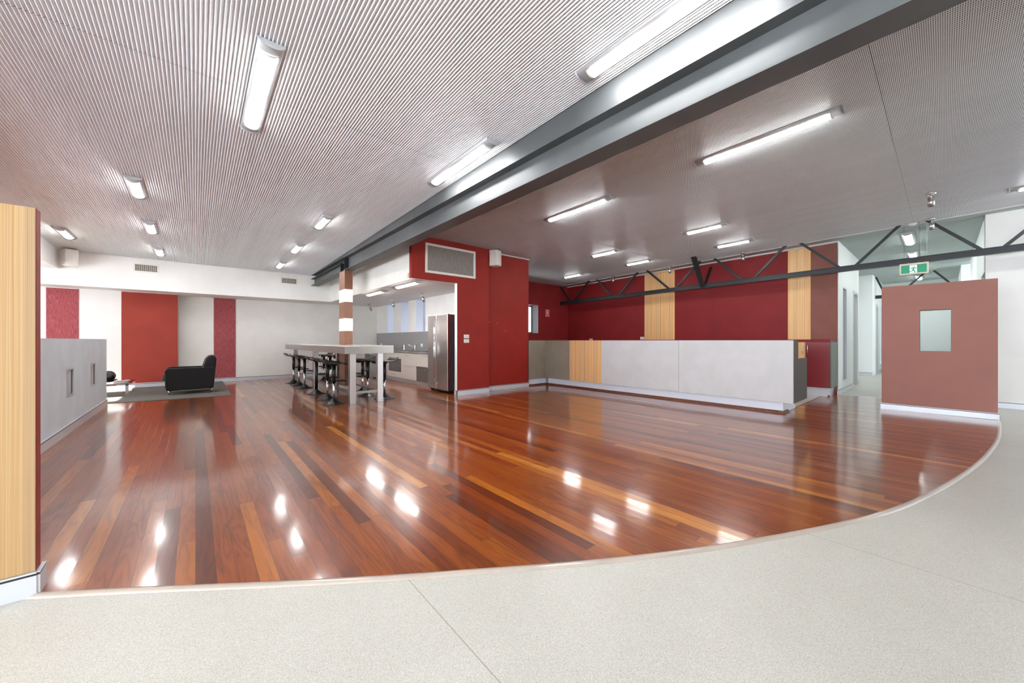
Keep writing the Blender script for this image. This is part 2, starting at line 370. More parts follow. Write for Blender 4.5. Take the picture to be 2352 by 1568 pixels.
# edge strip following the curve
mb = MB(); prof = [(-.004, .004), (-.002, .011), (.012, .0115), (.030, .0), (.030, -.001), (-.004, -.001)]
ext = [cs[0] + (cs[0]-cs[1]).normalized()*.05] + cs
rows = []
for i, p in enumerate(ext):
    t = (ext[min(i+1, len(ext)-1)] - ext[max(i-1, 0)]).normalized(); nrm = Vector((t.y, -t.x))
    rows.append([(p.x+nrm.x*a, p.y+nrm.y*a, z) for a, z in prof])
v = [q for r_ in rows for q in r_]; n = len(prof); f = []
for i in range(len(rows)-1):
    for j in range(n): f.append((i*n+j, i*n+(j+1) % n, (i+1)*n+(j+1) % n, (i+1)*n+j))
mb.add(v, f, 0, True); mb.add(rows[0], [tuple(range(n))]); mb.add(rows[-1], [tuple(range(n))])
struct(mb.build('trim_1', M['edge']))
# raised lip of vinyl behind the desk
mb = MB(); mb.box(7.3, 10.72, 1.685, 1.70, -.001, .008); struct(mb.build('trim_2', M['quad']))
mb = MB(); mb.box(10.70, 10.735, .62, 1.5, -.001, .0075); struct(mb.build('trim_3', M['alu']))

# ================================================================== CEILING (corrugated perforated sheet)
def orb(x0, x1, spans, name, mat='orb'):
    p = .025; d = .0108; mb = MB(); prof = []
    n = int(round((x1-x0)/p))
    for i in range(n):
        for t, z in ((0, 0), (.20, 0), (.28, .06), (.38, .7), (.46, .97), (.60, 1), (.78, .97), (.84, .7), (.93, .06)):
            prof.append((x0+(i+t)*p, z*d))
    prof.append((x0+n*p, 0))
    for (a, b) in spans:
        v = []; m = len(prof)
        for y in (a, b):
            for x, z in prof: v.append((x, y, ceil_z(y)+z))
        mb.add(v, [(i, i+1, m+i+1, m+i) for i in range(m-1)], 0, True)
    mb.box(x0, x1, spans[0][0], spans[-1][1], 5, 5.01, 1)
    # top of the box follows the roof slope
    vs = mb.v
    for i in range(len(vs)-8, len(vs)):
        x, y, z = vs[i]; vs[i] = (x, y, ceil_z(y)+.02+(z-5))
    return struct(mb.build(name, [M[mat], M['black']], weld=False))
orb(-2.25, 2.66, [(-7, -.602), (-.598, 3.898), (3.902, 8.398), (8.402, 12.52)], 'ceiling')
orb(2.86, 10.36, [(-7, .368), (.372, 4.868), (4.872, 9.32)], 'ceiling_right', 'orb_shaded')
mb = MB()
for a, b in ((10.40, 26.2),):
    v = []; p = .06; n = int((b-a)/p); pr = []
    for i in range(n+1): pr.append((a+i*p, 0 if i % 2 else .006))
    m = len(pr)
    for y in (-7, 9.32):
        for x, z in pr: v.append((x, y, ceil_z(y)+z))
    mb.add(v, [(i, i+1, m+i+1, m+i) for i in range(m-1)])
struct(mb.build('ceiling_hall', P('hall_ceiling_sheet', (158, 168, 165), .5)))
mb = MB()
for x0, x1, y0, y1 in ((-5, 27, -7, 5.2), (-5, 11.0, 5.2, 9.8), (-5, 5.42, 9.8, 14)):
    mb.hexa([(x0, y0, ceil_z(y0)+.05), (x1, y0, ceil_z(y0)+.05), (x1, y1, ceil_z(y1)+.05), (x0, y1, ceil_z(y1)+.05),
             (x0, y0, ceil_z(y0)+.25), (x1, y0, ceil_z(y0)+.25), (x1, y1, ceil_z(y1)+.25), (x0, y1, ceil_z(y1)+.25)])
struct(mb.build('ceiling_roof_slab', M['white']))
mb = MB(); mb.hexa([(10.36, -7, ceil_z(-7)-.012), (10.40, -7, ceil_z(-7)-.012), (10.40, 9.3, ceil_z(9.3)-.012), (10.36, 9.3, ceil_z(9.3)-.012),
                    (10.36, -7, ceil_z(-7)+.01), (10.40, -7, ceil_z(-7)+.01), (10.40, 9.3, ceil_z(9.3)+.01), (10.36, 9.3, ceil_z(9.3)+.01)])
struct(mb.build('trim_4', M['white_trim']))
mb = MB(); mb.hexa([(10.72, 1.53, ceil_z(1.53)-.04), (10.77, 1.53, ceil_z(1.53)-.04), (10.77, 9.3, ceil_z(9.3)-.03), (10.72, 9.3, ceil_z(9.3)-.03),
                    (10.72, 1.53, ceil_z(1.53)), (10.77, 1.53, ceil_z(1.53)), (10.77, 9.3, ceil_z(9.3)), (10.72, 9.3, ceil_z(9.3))])
struct(mb.build('trim_5', M['white_trim']))
mb = MB(); mb.box(5.10, 6.50, 6.90, 6.93, 3.235, 3.262); struct(mb.build('trim_6', M['white_trim']))

# skirtings: silver board with a black reveal line near its top
def skirt(name, p0, p1, nrm, h=.10, t=.014, z0=0):
    p0 = Vector((*p0, 0)); p1 = Vector((*p1, 0)); nv = Vector((*nrm, 0))*t; mb = MB()
    for a, b, mi, ex in ((0, h-.016, 0, 1), (h-.016, h-.006, 1, .8), (h-.006, h, 0, 1)):
        q = nv*ex
        lo = [p0, p1, p1+q, p0+q]
        mb.hexa([(*(v.xy), z0+a) for v in lo] + [(*(v.xy), z0+b) for v in lo], mi)
    return struct(mb.build(name, [M['alu'], M['blackline']], weld=False))
# ================================================================== WALLS
def wall(name, plane, t0, t1, u0, u1, v0, v1, mat, holes=(), top=False, mh=None):
    mb = MB(); mb.slab(plane, t0, t1, u0, u1, v0, v1, holes, 0, (lambda y: ceil_z(y)+.04) if top else None, 1 if mh else None)
    return struct(mb.build(name, [mat]+([mh] if mh else [])))
KZ = 2.41
wall('wall_rear', 'y', 13.50, 13.75, -.34, 5.05, 0, 2.6, M['white2'])
wall('wall_rear_left', 'y', 13.10, 13.75, -4.3, -.345, 0, 2.6, M['white'])
wall('wall_rear_upper', 'y', 12.50, 13.75, -2.25, 3.24, 2.395, 3.2, M['white'], top=True)
mb = MB(); mb.slab('x', -2.30, -2.25, 3.0, 12.5, 2.74, 3.2, (), 0, lambda y: ceil_z(y)+.04); mb.box(-4.2, -2.30, 3.0, 13.1, 2.74, 2.80); mb.box(-4.2, -2.25, 12.5, 13.1, 2.395, 2.74)
struct(mb.build('wall_left_upper', M['white']))
wall('wall_left', 'x', -4.4, -4.2, 2.8, 13.7, 0, 3.0, M['white'], holes=[(3.2, 5.8, 1.15, 2.18), (6.1, 8.7, 1.15, 2.18), (8.95, 12.0, 1.15, 2.18)])  # first two openings are unseen, added to bring daylight into the lounge
mb = MB()
for y in (-6.9, -4.5, -2.1, .3, 2.74): mb.box(-4.36, -4.24, y-.06, y+.06, 0, 3.6)
struct(mb.build('trim_9', M['fixture']))
# low wall with two little glazed slots
wall('wall_low', 'x', -1.35, -1.23, 2.82, 9.92, 0, 1.205, M['lowgrey'], holes=[(7.166, 7.513, .472, .815), (8.570, 8.923, .472, .815)], mh=M['blackline'])
for i, (a, b) in enumerate(((7.166, 7.513), (8.570, 8.923))):
    w = thing('window_%d' % (i+1), None, None, (-1.23, (a+b)/2, .47)); w['kind'] = 'structure'
    mb = MB(); mb.slab('x', -1.238, -1.2275, a-.012, b+.012, .46, .827, [(a+.012, b-.012, .484, .803)]); mb.build('window_frame', M['alu'], w)
    mb = MB(); mb.box(-1.250, -1.246, a+.012, b-.012, .484, .803); mb.build('pane', M['slotpane'], w)
# oxide red edged pier in front
wall('wall_pier', 'y', 2.748, 2.81, -3.6, -.563, 0, 1.795, M['pierred'])
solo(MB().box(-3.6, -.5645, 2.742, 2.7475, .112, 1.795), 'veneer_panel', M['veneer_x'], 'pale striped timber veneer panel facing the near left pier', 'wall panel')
# kitchen block
wall('wall_kitchen_back', 'x', 5.05, 5.40, 6.95, 13.75, 0, 2.6, M['white'], holes=[(12.02, 12.50, 1.45, 2.41), (10.88, 11.42, 1.45, 2.41), (9.75, 10.36, 1.45, 2.41)], mh=M['reveal'])
for i, (a, b) in enumerate(((12.02, 12.50), (10.88, 11.42), (9.75, 10.36))):
    w = thing('window_%d' % (i+3), None, None, (5.3, (a+b)/2, 1.45)); w['kind'] = 'structure'
    MB().box(5.30, 5.31, a, b, 1.45, 2.41).build('pane', M['film'], w)
wall('ceiling_kitchen', 'z', KZ, KZ+.03, 3.24, 5.05, 6.80, 13.5, M['white'])
wall('wall_kitchen_bulkhead', 'x', 3.22, 3.27, 6.775, 12.5, 2.395, 3.3, M['white2'], top=True)
wall('wall_kitchen_front', 'y', 6.77, 6.87, 3.21, 5.10, 0, 3.3, M['red'], holes=[(3.0, 4.252, -.1, 2.405)], top=True, mh=M['white'])
mb = MB(); mb.box(5.0, 5.10, 6.8705, 6.945, 0, 3.26); struct(mb.build('wall_kitchen_corner', M['red']))
skirt('baseboard_kitchen_jamb', (4.252, 6.756), (4.252, 6.87), (-1, 0), .11, z0=.004)
wall('wall_kitchen_side', 'y', 6.93, 7.10, 5.10, 6.49, 0, 3.3, M['red'], top=True)
wall('wall_kitchen_return', 'x', 6.29, 6.47, 7.10, 9.3, 0, 3.3, M['red2'], top=True)
# window wall at the far side of reception
wall('wall_far', 'y', 9.30, 9.75, 6.0, 10.9, 0, 3.3, M['red2'], holes=[(6.75, 9.175, 1.445, 2.425)], top=True, mh=M['reveal'])
w = thing('window_6', None, None, (8.0, 9.65, 1.445)); w['kind'] = 'structure'
mb = MB(); mb.slab('y', 9.62, 9.66, 6.75, 9.175, 1.445, 2.425, [(6.80, 7.9, 1.49, 2.38), (7.95, 8.62, 1.49, 2.38), (8.67, 9.13, 1.49, 2.38)]); mb.build('window_frame', M['steel'], w)
MB().box(6.8, 9.13, 9.635, 9.641, 1.49, 2.38).build('pane', M['glass'], w)
solo(MB().box(8.7, 8.79, 9.38, 9.50, 1.46, 2.36), 'roller_blind', M['plastic'], 'thin pale vertical blind stack inside the far red wall window', 'blind')
# reception back wall
wall('wall_reception', 'x', 10.77, 10.95, 1.526, 9.32, 0, 3.3, M['red2'], top=True)
def panel(name, mat, y0, y1, label):
    mb = MB(); z0 = 1.205
    mb.hexa([(10.752, y0, z0), (10.77, y0, z0), (10.77, y1, z0), (10.752, y1, z0), (10.752, y0, ceil_z(y0)-.035), (10.77, y0, ceil_z(y0)-.035), (10.77, y1, ceil_z(y1)-.035), (10.752, y1, ceil_z(y1)-.035)])
    solo(mb, name, mat, label, 'wall panel', bevel=.002)
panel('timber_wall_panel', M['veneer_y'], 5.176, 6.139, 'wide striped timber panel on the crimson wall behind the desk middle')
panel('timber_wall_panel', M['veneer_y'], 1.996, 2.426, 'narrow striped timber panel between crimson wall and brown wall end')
panel('brown_wall_panel', M['brown2'], 1.53, 1.992, 'plain brown panel at the right end of the crimson wall')
# hall
wall('wall_hall_left', 'y', 1.512, 1.66, 10.77, 13.74, 0, 3.3, M['hallwhite'], holes=[(11.31, 11.78, .28, 2.405), (12.80, 13.47, -.1, 2.41)], top=True)
wall('wall_hall_block', 'x', 17.2, 17.35, 1.55, 5.0, 0, 3.4, M['hallwhite'], top=True)
wall('wall_hall_left_far', 'y', 1.55, 1.70, 17.35, 26, 0, 3.3, M['hallwhite'], holes=[(19.3, 19.75, .3, 2.42), (18.15, 18.65, -.1, 2.41)], top=True)
wall('wall_hall_room', 'y', 5.0, 5.2, 10.95, 17.4, 0, 3.4, M['hallwhite'], holes=[(13.9, 16.9, .3, 2.6)], top=True)
wall('wall_hall_right', 'y', -.65, -.48, 10.77, 16.4, 0, 3.4, M['hallwhite'], holes=[(10.9, 11.8, -.1, 2.43)], top=True)
wall('wall_hall_right_far', 'x', 17.2, 17.4, -4.0, -.33, 0, 3.4, M['hallwhite'], top=True)
wall('wall_hall_right_end', 'y', -.48, -.33, 17.4, 26, 0, 3.4, M['hallwhite'], top=True)
wall('wall_hall_end', 'x', 20.45, 20.6, -4, 5, 0, 3.4, M['hallwhite'], top=True)
wall('wall_right', 'x', 10.70, 10.88, -7, -.48, 0, 3.4, M['white'], top=True)
w = thing('window_7', None, None, (11.545, 1.55, .28)); w['kind'] = 'structure'
mb = MB(); mb.slab('y', 1.506, 1.60, 11.30, 11.79, .27, 2.415, [(11.33, 11.76, .30, 2.385)]); mb.build('window_frame', M['fixture'], w)
MB().box(11.33, 11.76, 1.575, 1.585, .30, 2.385).build('pane', M['frosted'], w)
w = thing('window_8', None, None, (19.5, 1.6, .3)); w['kind'] = 'structure'
MB().box(19.3, 19.75, 1.60, 1.61, .3, 2.42).build('pane', M['frosted'], w)
d = thing('door_1', None, None, (13.13, 1.55, 0)); d['kind'] = 'structure'
mb = MB(); mb.slab('y', 1.50, 1.64, 12.76, 13.51, 0, 2.45, [(12.83, 13.44, -.1, 2.38)]); mb.build('door_frame', M['fixture'], d)
MB().box(12.835, 13.435, 1.585, 1.625, .01, 2.375).build('door_leaf', M['hallwhite'], d)
d = thing('door_2', None, None, (18.4, 1.6, 0)); d['kind'] = 'structure'
mb = MB(); mb.slab('y', 1.54, 1.66, 18.10, 18.70, 0, 2.46, [(18.18, 18.62, -.1, 2.38)]); mb.build('door_frame', M['fixture'], d)
MB().box(18.185, 18.615, 1.58, 1.63, .01, 2.375).build('door_leaf', M['lowgrey'], d)
d = thing('door_3', None, None, (11.35, -.6, 0)); d['kind'] = 'structure'
MB().box(10.9, 11.8, -.64, -.60, .01, 2.43).build('door_leaf', M['cabgrey'], d)
# free-standing brown partition with its square window
wall('wall_partition', 'x', 9.03, 9.28, -.52, .702, 0, 2.105, M['brown'], holes=[(-.073, .261, 1.007, 1.679)], mh=M['black'])
# shell behind the camera: open shopfront with posts; unseen canopy added to block sun
wall('wall_glare_screen', 'y', -5.2, -5.0, -4.3, 8.6, 0, 3.4, M['white'], top=True)  # unseen wall added to keep sky glare out of the steel table
mb = MB()
for x in (-4.3, -1.2, 1.9, 5.0, 8.1, 10.8): mb.box(x-.06, x+.06, -7.0, -6.88, 0, 3.6)
struct(mb.build('trim_8', M['fixture']))
mb = MB(); mb.box(-12, 14, -12, -7, 3.62, 3.72); mb.box(-12, -5.0, -7, 6.0, 3.62, 3.72); struct(mb.build('ceiling_sun_blocker', M['white']))

skirt('baseboard_rear', (-.34, 13.5), (4.3, 13.5), (0, -1), .11)
skirt('baseboard_rear_left', (-4.2, 13.1), (-.345, 13.1), (0, -1), .11)
skirt('baseboard_low', (-1.23, 2.85), (-1.23, 9.92), (1, 0), .115)
skirt('baseboard_pier', (-3.6, 2.744), (-.559, 2.744), (0, -1), .11)
skirt('baseboard_pier_side', (-.563, 2.736), (-.563, 2.84), (1, 0), .11)
skirt('baseboard_kitchen', (4.238, 6.77), (5.10, 6.77), (0, -1), .11, z0=.004)
skirt('baseboard_kitchen_side', (5.10, 6.93), (6.49, 6.93), (0, -1), .11, z0=.004)
skirt('baseboard_partition', (9.03, -.535), (9.03, .715), (-1, 0), .10, z0=.004)
skirt('baseboard_right', (10.70, -7), (10.70, -.48), (-1, 0), .11)
skirt('baseboard_hall', (10.77, 1.512), (12.76, 1.512), (0, -1), .10)
skirt('baseboard_hall_end', (13.51, 1.512), (13.74, 1.512), (0, -1), .10)
skirt('baseboard_block', (17.2, 1.55), (17.2, 5.0), (-1, 0), .11)
skirt('baseboard_hall_far', (18.7, 1.55), (26, 1.55), (0, -1), .11)
skirt('baseboard_reception', (10.745, 1.51), (10.60, 1.51), (0, -1), .10, z0=.004)

# red panels on the rear wall
solo(MB().box(-1.377, -.350, 13.085, 13.10, .125, 2.382), 'red_wall_panel', M['redpanel'], 'large plain orange red panel on the white rear wall', 'wall panel', bevel=.002)
solo(MB().box(-2.545, -2.065, 13.088, 13.10, .125, 2.375), 'woven_wall_panel', M['weave'], 'pink red woven panel at the left end of the rear wall', 'wall panel')
solo(MB().box(.395, .892, 13.488, 13.50, .115, 2.395), 'woven_wall_panel', M['weave'], 'tall pink red woven panel behind the black armchair', 'wall panel')

# ================================================================== STEEL BEAM, COLUMN, TRUSS
bt = thing('steel_beam', 'long grey steel beam crossing the ceiling from top right to the pillar', 'beam', (2.765, -7, 2.844))
mb = MB(); y0, y1 = -7, 9.24
mb.box(2.66, 2.87, y0, y1, 2.844, 2.856); mb.box(2.66, 2.87, y0, y1, 3.137, 3.149); mb.box(2.760, 2.770, y0, y1, 2.856, 3.137)
mb.build('i_beam', M['beam'], bt)
mb = MB(); mb.hexa([(2.662, y0, 3.149), (2.868, y0, 3.149), (2.868, 12.45, 3.149), (2.662, 12.45, 3.149), (2.662, y0, ceil_z(y0)+.01), (2.868, y0, ceil_z(y0)+.01), (2.868, 12.45, 3.152), (2.662, 12.45, 3.152)])
mb.build('packing_channel', M['beam'], bt)
MB().box(2.668, 2.862, 9.19, 9.205, 2.856, 3.137).build('stiffener_plate', M['truss'], bt)
mb = MB()
for z in (2.91, 3.08):
    for x in (2.70,): mb.tube([(x, 9.155, z), (x, 9.19, z)], .012, 6)
mb.build('bolt', M['truss'], bt)
bf = thing('steel_beam', 'short dark steel beam between the lit pillar and the rear wall', 'beam', (2.765, 9.5, 2.844))
mb = MB(); y0, y1 = 9.50, 12.5
mb.box(2.66, 2.87, y0, y1, 2.844, 2.854); mb.box(2.66, 2.87, y0, y1, 3.04, 3.05); mb.box(2.760, 2.770, y0, y1, 2.854, 3.04)
mb.build('i_beam', M['beam'], bf); MB().box(2.665, 2.865, 9.485, 9.5, 2.844, 3.05).build('end_plate', M['truss'], bf)

pc = thing('column', 'square rust brown pillar with two glowing white light bands', 'column', (2.76, 9.4, 0))
mb = MB()
for a, b in ((.0, 1.411), (1.709, 2.098), (2.397, 2.84)): mb.box(2.67, 2.85, 9.18, 9.61, a, b)
mb.build('cladding', M['rust'], pc, bevel=.002)
for a, b in ((1.411, 1.709), (2.098, 2.397)): MB().box(2.668, 2.852, 9.178, 9.612, a+.002, b-.002).build('light_panel', M['colglow'], pc)
mb = MB(); mb.box(2.655, 2.865, 9.165, 9.625, .004, .115); mb.box(2.653, 2.867, 9.163, 9.627, .115, .122, 1); mb.build('skirting_box', [M['alu'], M['blackline']], pc)
mb = MB(); mb.box(2.74, 2.79, 9.25, 9.47, 2.84, 3.149); mb.build('steel_stub', M['truss'], pc)

def chord_b(y): return 2.6485 - .0149*y
def truss(X, y0, y1, label, diags, struts=True):
    t = thing('roof_truss', label, 'truss', (X, y0, chord_b(y0)))
    mb = MB(); z0, z1 = chord_b(y0), chord_b(y1)
    def L(xa, xb, za, zb): mb.hexa([(xa, y0, z0+za), (xb, y0, z0+za), (xb, y1, z1+za), (xa, y1, z1+za), (xa, y0, z0+zb), (xb, y0, z0+zb), (xb, y1, z1+zb), (xa, y1, z1+zb)])
    L(X-.05, X+.05, 0, .012); L(X-.006, X+.006, .012, .10); L(X-.05, X+.05, .10, .112)
    L(X-.035, X-.022, .012, .10)
    mb.build('bottom_chord', M['truss'], t)
    for ya, yb in diags:
        MB().bar((X, ya, chord_b(ya)+.10), (X, yb, ceil_z(yb)+.02), .05, .045, (1, 0, 0)).build('web_bar', M['truss'], t)
    return t
D1 = [(8.86, 9.34), (8.65, 7.97), (7.04, 7.68), (6.78, 6.12), (5.15, 5.84), (4.93, 4.27), (3.28, 3.93), (3.01, 2.37), (1.44, 2.11), (1.18, .548), (-.42, .212), (-.66, -1.3)]
t1 = truss(10.35, -2.2, 9.3, 'long black steel truss hanging in front of the crimson wall', D1)
t1_s = MB().bar((10.33, 4.20, chord_b(4.2)+.02), (9.70, 4.17, ceil_z(4.17)), .012, .11, (0, 0, 1)); t1_s = MB()
t1_s.hexa([(10.27, 4.145, 2.60), (10.33, 4.145, 2.60), (10.33, 4.245, 2.60), (10.27, 4.245, 2.60), (9.66, 4.11, ceil_z(4.1)), (9.74, 4.11, ceil_z(4.1)), (9.74, 4.23, ceil_z(4.1)), (9.66, 4.23, ceil_z(4.1))]); t1_s.build('brace', M['truss'], t1)
MB().bar((10.38, 4.17, chord_b(4.17)+.10), (10.765, 4.16, 3.19), .06, .05, (0, 1, 0)).build('brace', M['truss'], t1)
truss(17.9, -.32, 1.54, 'second dark steel truss deep in the white hallway', [(.98, .36), (-.30, .22), (1.30, 1.54)])

# ================================================================== LIGHT FITTINGS
def fitting(length, width=.16, depth=.055, small=False, lamp=None):
    """local frame: runs along +Y from 0, hangs down from z=0"""
    t = thing('ceiling_light', None, None)
    def arc(w, d, n=10, a0=0, a1=PI, z=0):
        return [(w/2*math.cos(a0+(a1-a0)*i/n), z-d*math.sin(a0+(a1-a0)*i/n)) for i in range(n+1)]
    body = [(width/2, 0)] + arc(width, depth, 14) + [(-width/2, 0)]
    body = arc(width, depth*.70, 14)
    MB().prism(body, 'y', .012, length-.012, smooth=True).build('housing', M['fixture'], t)
    e = .11 if not small else .10
    dif = arc(width*.76, depth*1.0, 12)
    MB().prism(dif, 'y', e, length-e, smooth=True).build('diffuser', lamp or (M['lamp'] if not small else M['lamp_small']), t)
    cap = arc(width*1.06, depth*.92, 14)
    for a, b in ((0, .013), (length-.013, length)): MB().prism(cap, 'y', a, b).build('end_cap', M['fixture'], t, bevel=.003)
    clip = arc(width*.79, depth*1.02, 12)
    for a in (e-.02, length-e+.005): MB().prism(clip, 'y', a, a+.015).build('lamp_clip', M['plastic'], t)
    return t
big = fitting(1.38, .17); small = fitting(.80, .175, .06, True)
used = {}
def place_light(proto, x, y, label, group, tilt=True, z=None, rz=0):
    o = proto if id(proto) not in used else copy_tree(proto); used[id(proto)] = 1
    o.location = (x, y, ceil_z(y)+.002 if z is None else z)
    o.rotation_euler = (-.021 if tilt else 0, 0, rz)
    tag(o, label, 'ceiling light', group); return o
G = 'fluorescent fittings on the corrugated ceiling'
place_light(big, .42, 3.16, 'long lit ceiling light left of the beam, pointing at the viewer', G)
place_light(big, 2.44, 3.16, 'long lit ceiling light beside the beam, midway along it', G)
place_light(big, 2.44, .58, 'brightest lit ceiling light beside the beam, cut by the top edge', G)
place_light(big, 4.70, .61, 'long lit ceiling light right of the beam, nearest the viewer', G)
place_light(big, 4.73, 3.22, 'long lit ceiling light right of the beam, above the red kitchen wall end', G)
for (y, l) in ((6.71, 'short lit ceiling light above the low grey wall, largest of its row'), (8.83, 'short lit ceiling light, middle one of the row above the armchair'), (10.93, 'short lit ceiling light nearest the left air vent')):
    place_light(small, -.61, y, l, G)
place_light(small, -1.84, 10.20, 'short lit ceiling light beside the corner speaker', G)
for (y, l) in ((6.66, 'short lit ceiling light left of the beam, largest of the row towards the pillar'), (8.83, 'short lit ceiling light left of the beam, second towards the pillar'), (10.85, 'short lit ceiling light left of the beam, nearest the rear wall')):
    place_light(small, 1.69, y, l, G)
for (x, y, l) in ((7.44, 2.60, 'short lit ceiling light between the beam and the truss, nearest the viewer'), (7.48, 4.92, 'short lit ceiling light above the desk left part'),
                  (9.04, 2.63, 'short lit ceiling light close in front of the truss middle'), (9.02, 4.93, 'short lit ceiling light close in front of the wide timber panel top'),
                  (9.05, 7.22, 'short lit ceiling light nearest the far window'), (9.19, -1.42, 'lit ceiling light cut by the right edge of the view')):
    place_light(small, x, y, l, G)
hl = fitting(1.37, .2, .055, lamp=M['lamp_hall'])
for (x, l) in ((12.45, 'lit hallway ceiling light seen through the truss above the exit sign'), (14.87, 'hallway ceiling light half hidden behind the truss chord'), (17.2, 'extra unseen ceiling light added behind the exit sign to brighten the hall'), (19.8, 'small far hallway ceiling light above the brown partition')):  # third fitting is an added one, out of sight, to brighten the hall
    place_light(hl, x, .50+(x-12.45)*.009, l, 'hallway ceiling lights', rz=PI/2, tilt=False)
kl = fitting(1.20, .20, .05, lamp=M['lamp_small'])
for (y, l) in ((6.98, 'lit kitchen ceiling light nearest the red wall opening'), (8.85, 'lit kitchen ceiling light in the middle of the kitchen')):
    place_light(kl, 3.50, y, l, 'kitchen ceiling lights', tilt=False, z=KZ)

def spot():
    t = thing('spotlight', None, None)
    MB().lathe([(0, 0), (.055, 0), (.055, -.022), (.03, -.03), (0, -.03)], n=24).build('canopy', M['chrome'], t)
    MB().tube([(0, 0, -.03), (0, 0, -.075)], .007, 8).build('stem', M['chrome'], t)
    c = MB().tube([(0, 0, -.07), (0, 0, -.20)], .038, 20); o = c.build('lamp_body', M['steelv'], t)
    MB().lathe([(0, -.202), (.03, -.202), (.033, -.1985)], n=20).build('lens', M['black'], o)
    return t
sp = spot()
def place_spot(x, y, z, label, tilt=(0, 0)):
    o = sp if id(sp) not in used else copy_tree(sp); used[id(sp)] = 1
    o.location = (x, y, z); tag(o, label, 'spotlight', 'ceiling spotlights')
    for c in KIDS(o):
        if c.name.startswith('lamp_body') and (tilt[0] or tilt[1]):
            c.rotation_euler = (tilt[0], tilt[1], 0); c.location = (0, 0, -.06+.02); 
    return o
place_spot(8.44, .125, ceil_z(.12), 'silver spotlight hanging in front of the trim line, nearer and higher')
place_spot(10.20, .146, ceil_z(.15), 'silver spotlight beside the truss right of the smoke detector')
place_spot(10.24, 3.22, ceil_z(3.2), 'bronze spotlight above the crimson wall, nearest the narrow timber panel')
place_spot(10.24, 5.07, ceil_z(5.1), 'bronze spotlight just left of the black brace')
place_spot(10.24, 6.94, ceil_z(6.9), 'bronze spotlight above the crimson wall, farthest left')
for y, l in ((8.75, 'tilted kitchen spotlight nearest the fridge'), (10.67, 'tilted kitchen spotlight in front of the slot windows'), (12.54, 'tilted kitchen spotlight nearest the rear wall')):
    place_spot(4.42, y, KZ, l, (0, -.45))

# ================================================================== BAR TABLE AND STOOLS
bt = thing('bar_table', 'long steel edged bar table with white top around the pillar', 'table', (2.49, 7.0, 0))
hole = [(2.655, 2.865, 9.165, 9.625)]
MB().slab('z', 1.07, 1.086, 2.042, 2.944, 7.004, 12.80, hole).build('tabletop', M['tablewhite'], bt)
MB().slab('z', .937, 1.069, 2.04, 2.946, 7.0, 12.81, [(2.052, 2.934, 7.012, 12.798)]).build('apron', M['steel'], bt, bevel=.002)
MB().slab('z', 1.0, 1.02, 2.053, 2.933, 7.013, 12.797, hole).build('under_board', M['black'], bt)
legs = [(2.15, 7.07), (2.66, 7.07), (2.15, 9.78), (2.66, 9.78), (2.15, 12.20), (2.66, 12.20)]
for x, y in legs: MB().box(x, x+.105, y, y+.105, .004, .937).build('leg', M['steelv'], bt, bevel=.003)
for x in (2.185, 2.695):
    MB().box(x, x+.035, 7.175, 9.78, .19, .235).build('rail', M['steel'], bt); MB().box(x, x+.035, 9.885, 12.20, .19, .235).build('rail', M['steel'], bt)
for y in (7.105, 12.235): MB().box(2.255, 2.66, y, y+.035, .19, .235).build('rail', M['steel'], bt)

def stool(low=False):
    t = thing('bar_stool', None, None)
    # seat: a thin wave with a raised lip at the back (-X), rounded corners
    prof = [(-.215, .085), (-.203, .070), (-.182, .042), (-.150, .014), (-.10, .002), (-.04, 0), (.03, .002), (.09, .008), (.14, .010), (.175, .002), (.20, -.022)]
    mb = MB(); nv = 10; top = []; bot = []
    for i, (x, z) in enumerate(prof):
        e = max(0, abs(i/(len(prof)-1)-.5)*2-.75)/.25; hw = .195*(1-.16*e)
        for j in range(nv+1):
            s_ = -1+2*j/nv; dz = .008*abs(s_)**2.5
            top.append((x, s_*hw, .755+z+dz)); bot.append((x+.002, s_*hw*.985, .755+z+dz-.016))
    m = nv+1; L = len(prof)
    q = lambda o, i, j: o+i*m+j
    fs = []
    for i in range(L-1):
        for j in range(nv): fs.append((q(0, i, j), q(0, i+1, j), q(0, i+1, j+1), q(0, i, j+1))); fs.append((q(L*m, i, j), q(L*m, i, j+1), q(L*m, i+1, j+1), q(L*m, i+1, j)))
    for i in range(L-1):
        for j in (0, nv): fs.append((q(0, i, j), q(0, i+1, j), q(L*m, i+1, j), q(L*m, i, j)))
    for j in range(nv):
        for i in (0, L-1): fs.append((q(0, i, j), q(0, i, j+1), q(L*m, i, j+1), q(L*m, i, j)))
    mb.add(top+bot, fs, 0, True); o = mb.build('seat', M['stoolblack'], t)
    MB().lathe([(0, .752), (.085, .744), (.055, .728), (.036, .700), (0, .70)], n=24).build('hub', M['stoolblack'], t)
    bottom = .10 if low else .39
    MB().lathe([(.0, .71), (.033, .71), (.033, bottom), (.0, bottom)], n=20).build('column_cover', M['stoolblack'], t)
    if not low: MB().lathe([(0, .40), (.021, .40), (.021, .09), (0, .09)], n=20).build('chrome_post', M['chrome'], t)
    MB().lathe([(0, .104), (.036, .102), (.042, .088), (.06, .070), (.095, .046), (.14, .026), (.185, .014), (.205, .009), (.205, .004), (0, .0035)], n=40).build('base', M['stoolblack'], t)
    pts = []
    for i in range(17):
        a = -PI/2+PI*i/16; pts.append((.13+.10*math.cos(a), .13*math.sin(a), .43))
    pts = [(.03, -.03, .43), (.08, -.13, .43)] + pts[1:-1] + [(.08, .13, .43), (.03, .03, .43)]
    MB().tube(pts, .010, 8).build('footrest', M['stoolblack'], t)
    MB().tube([(.03, -.04, .735), (.05, -.075, .71), (.06, -.09, .65)], .005, 6).build('lever', M['stoolblack'], t)
    return t
s0 = stool(); slow = stool(True)
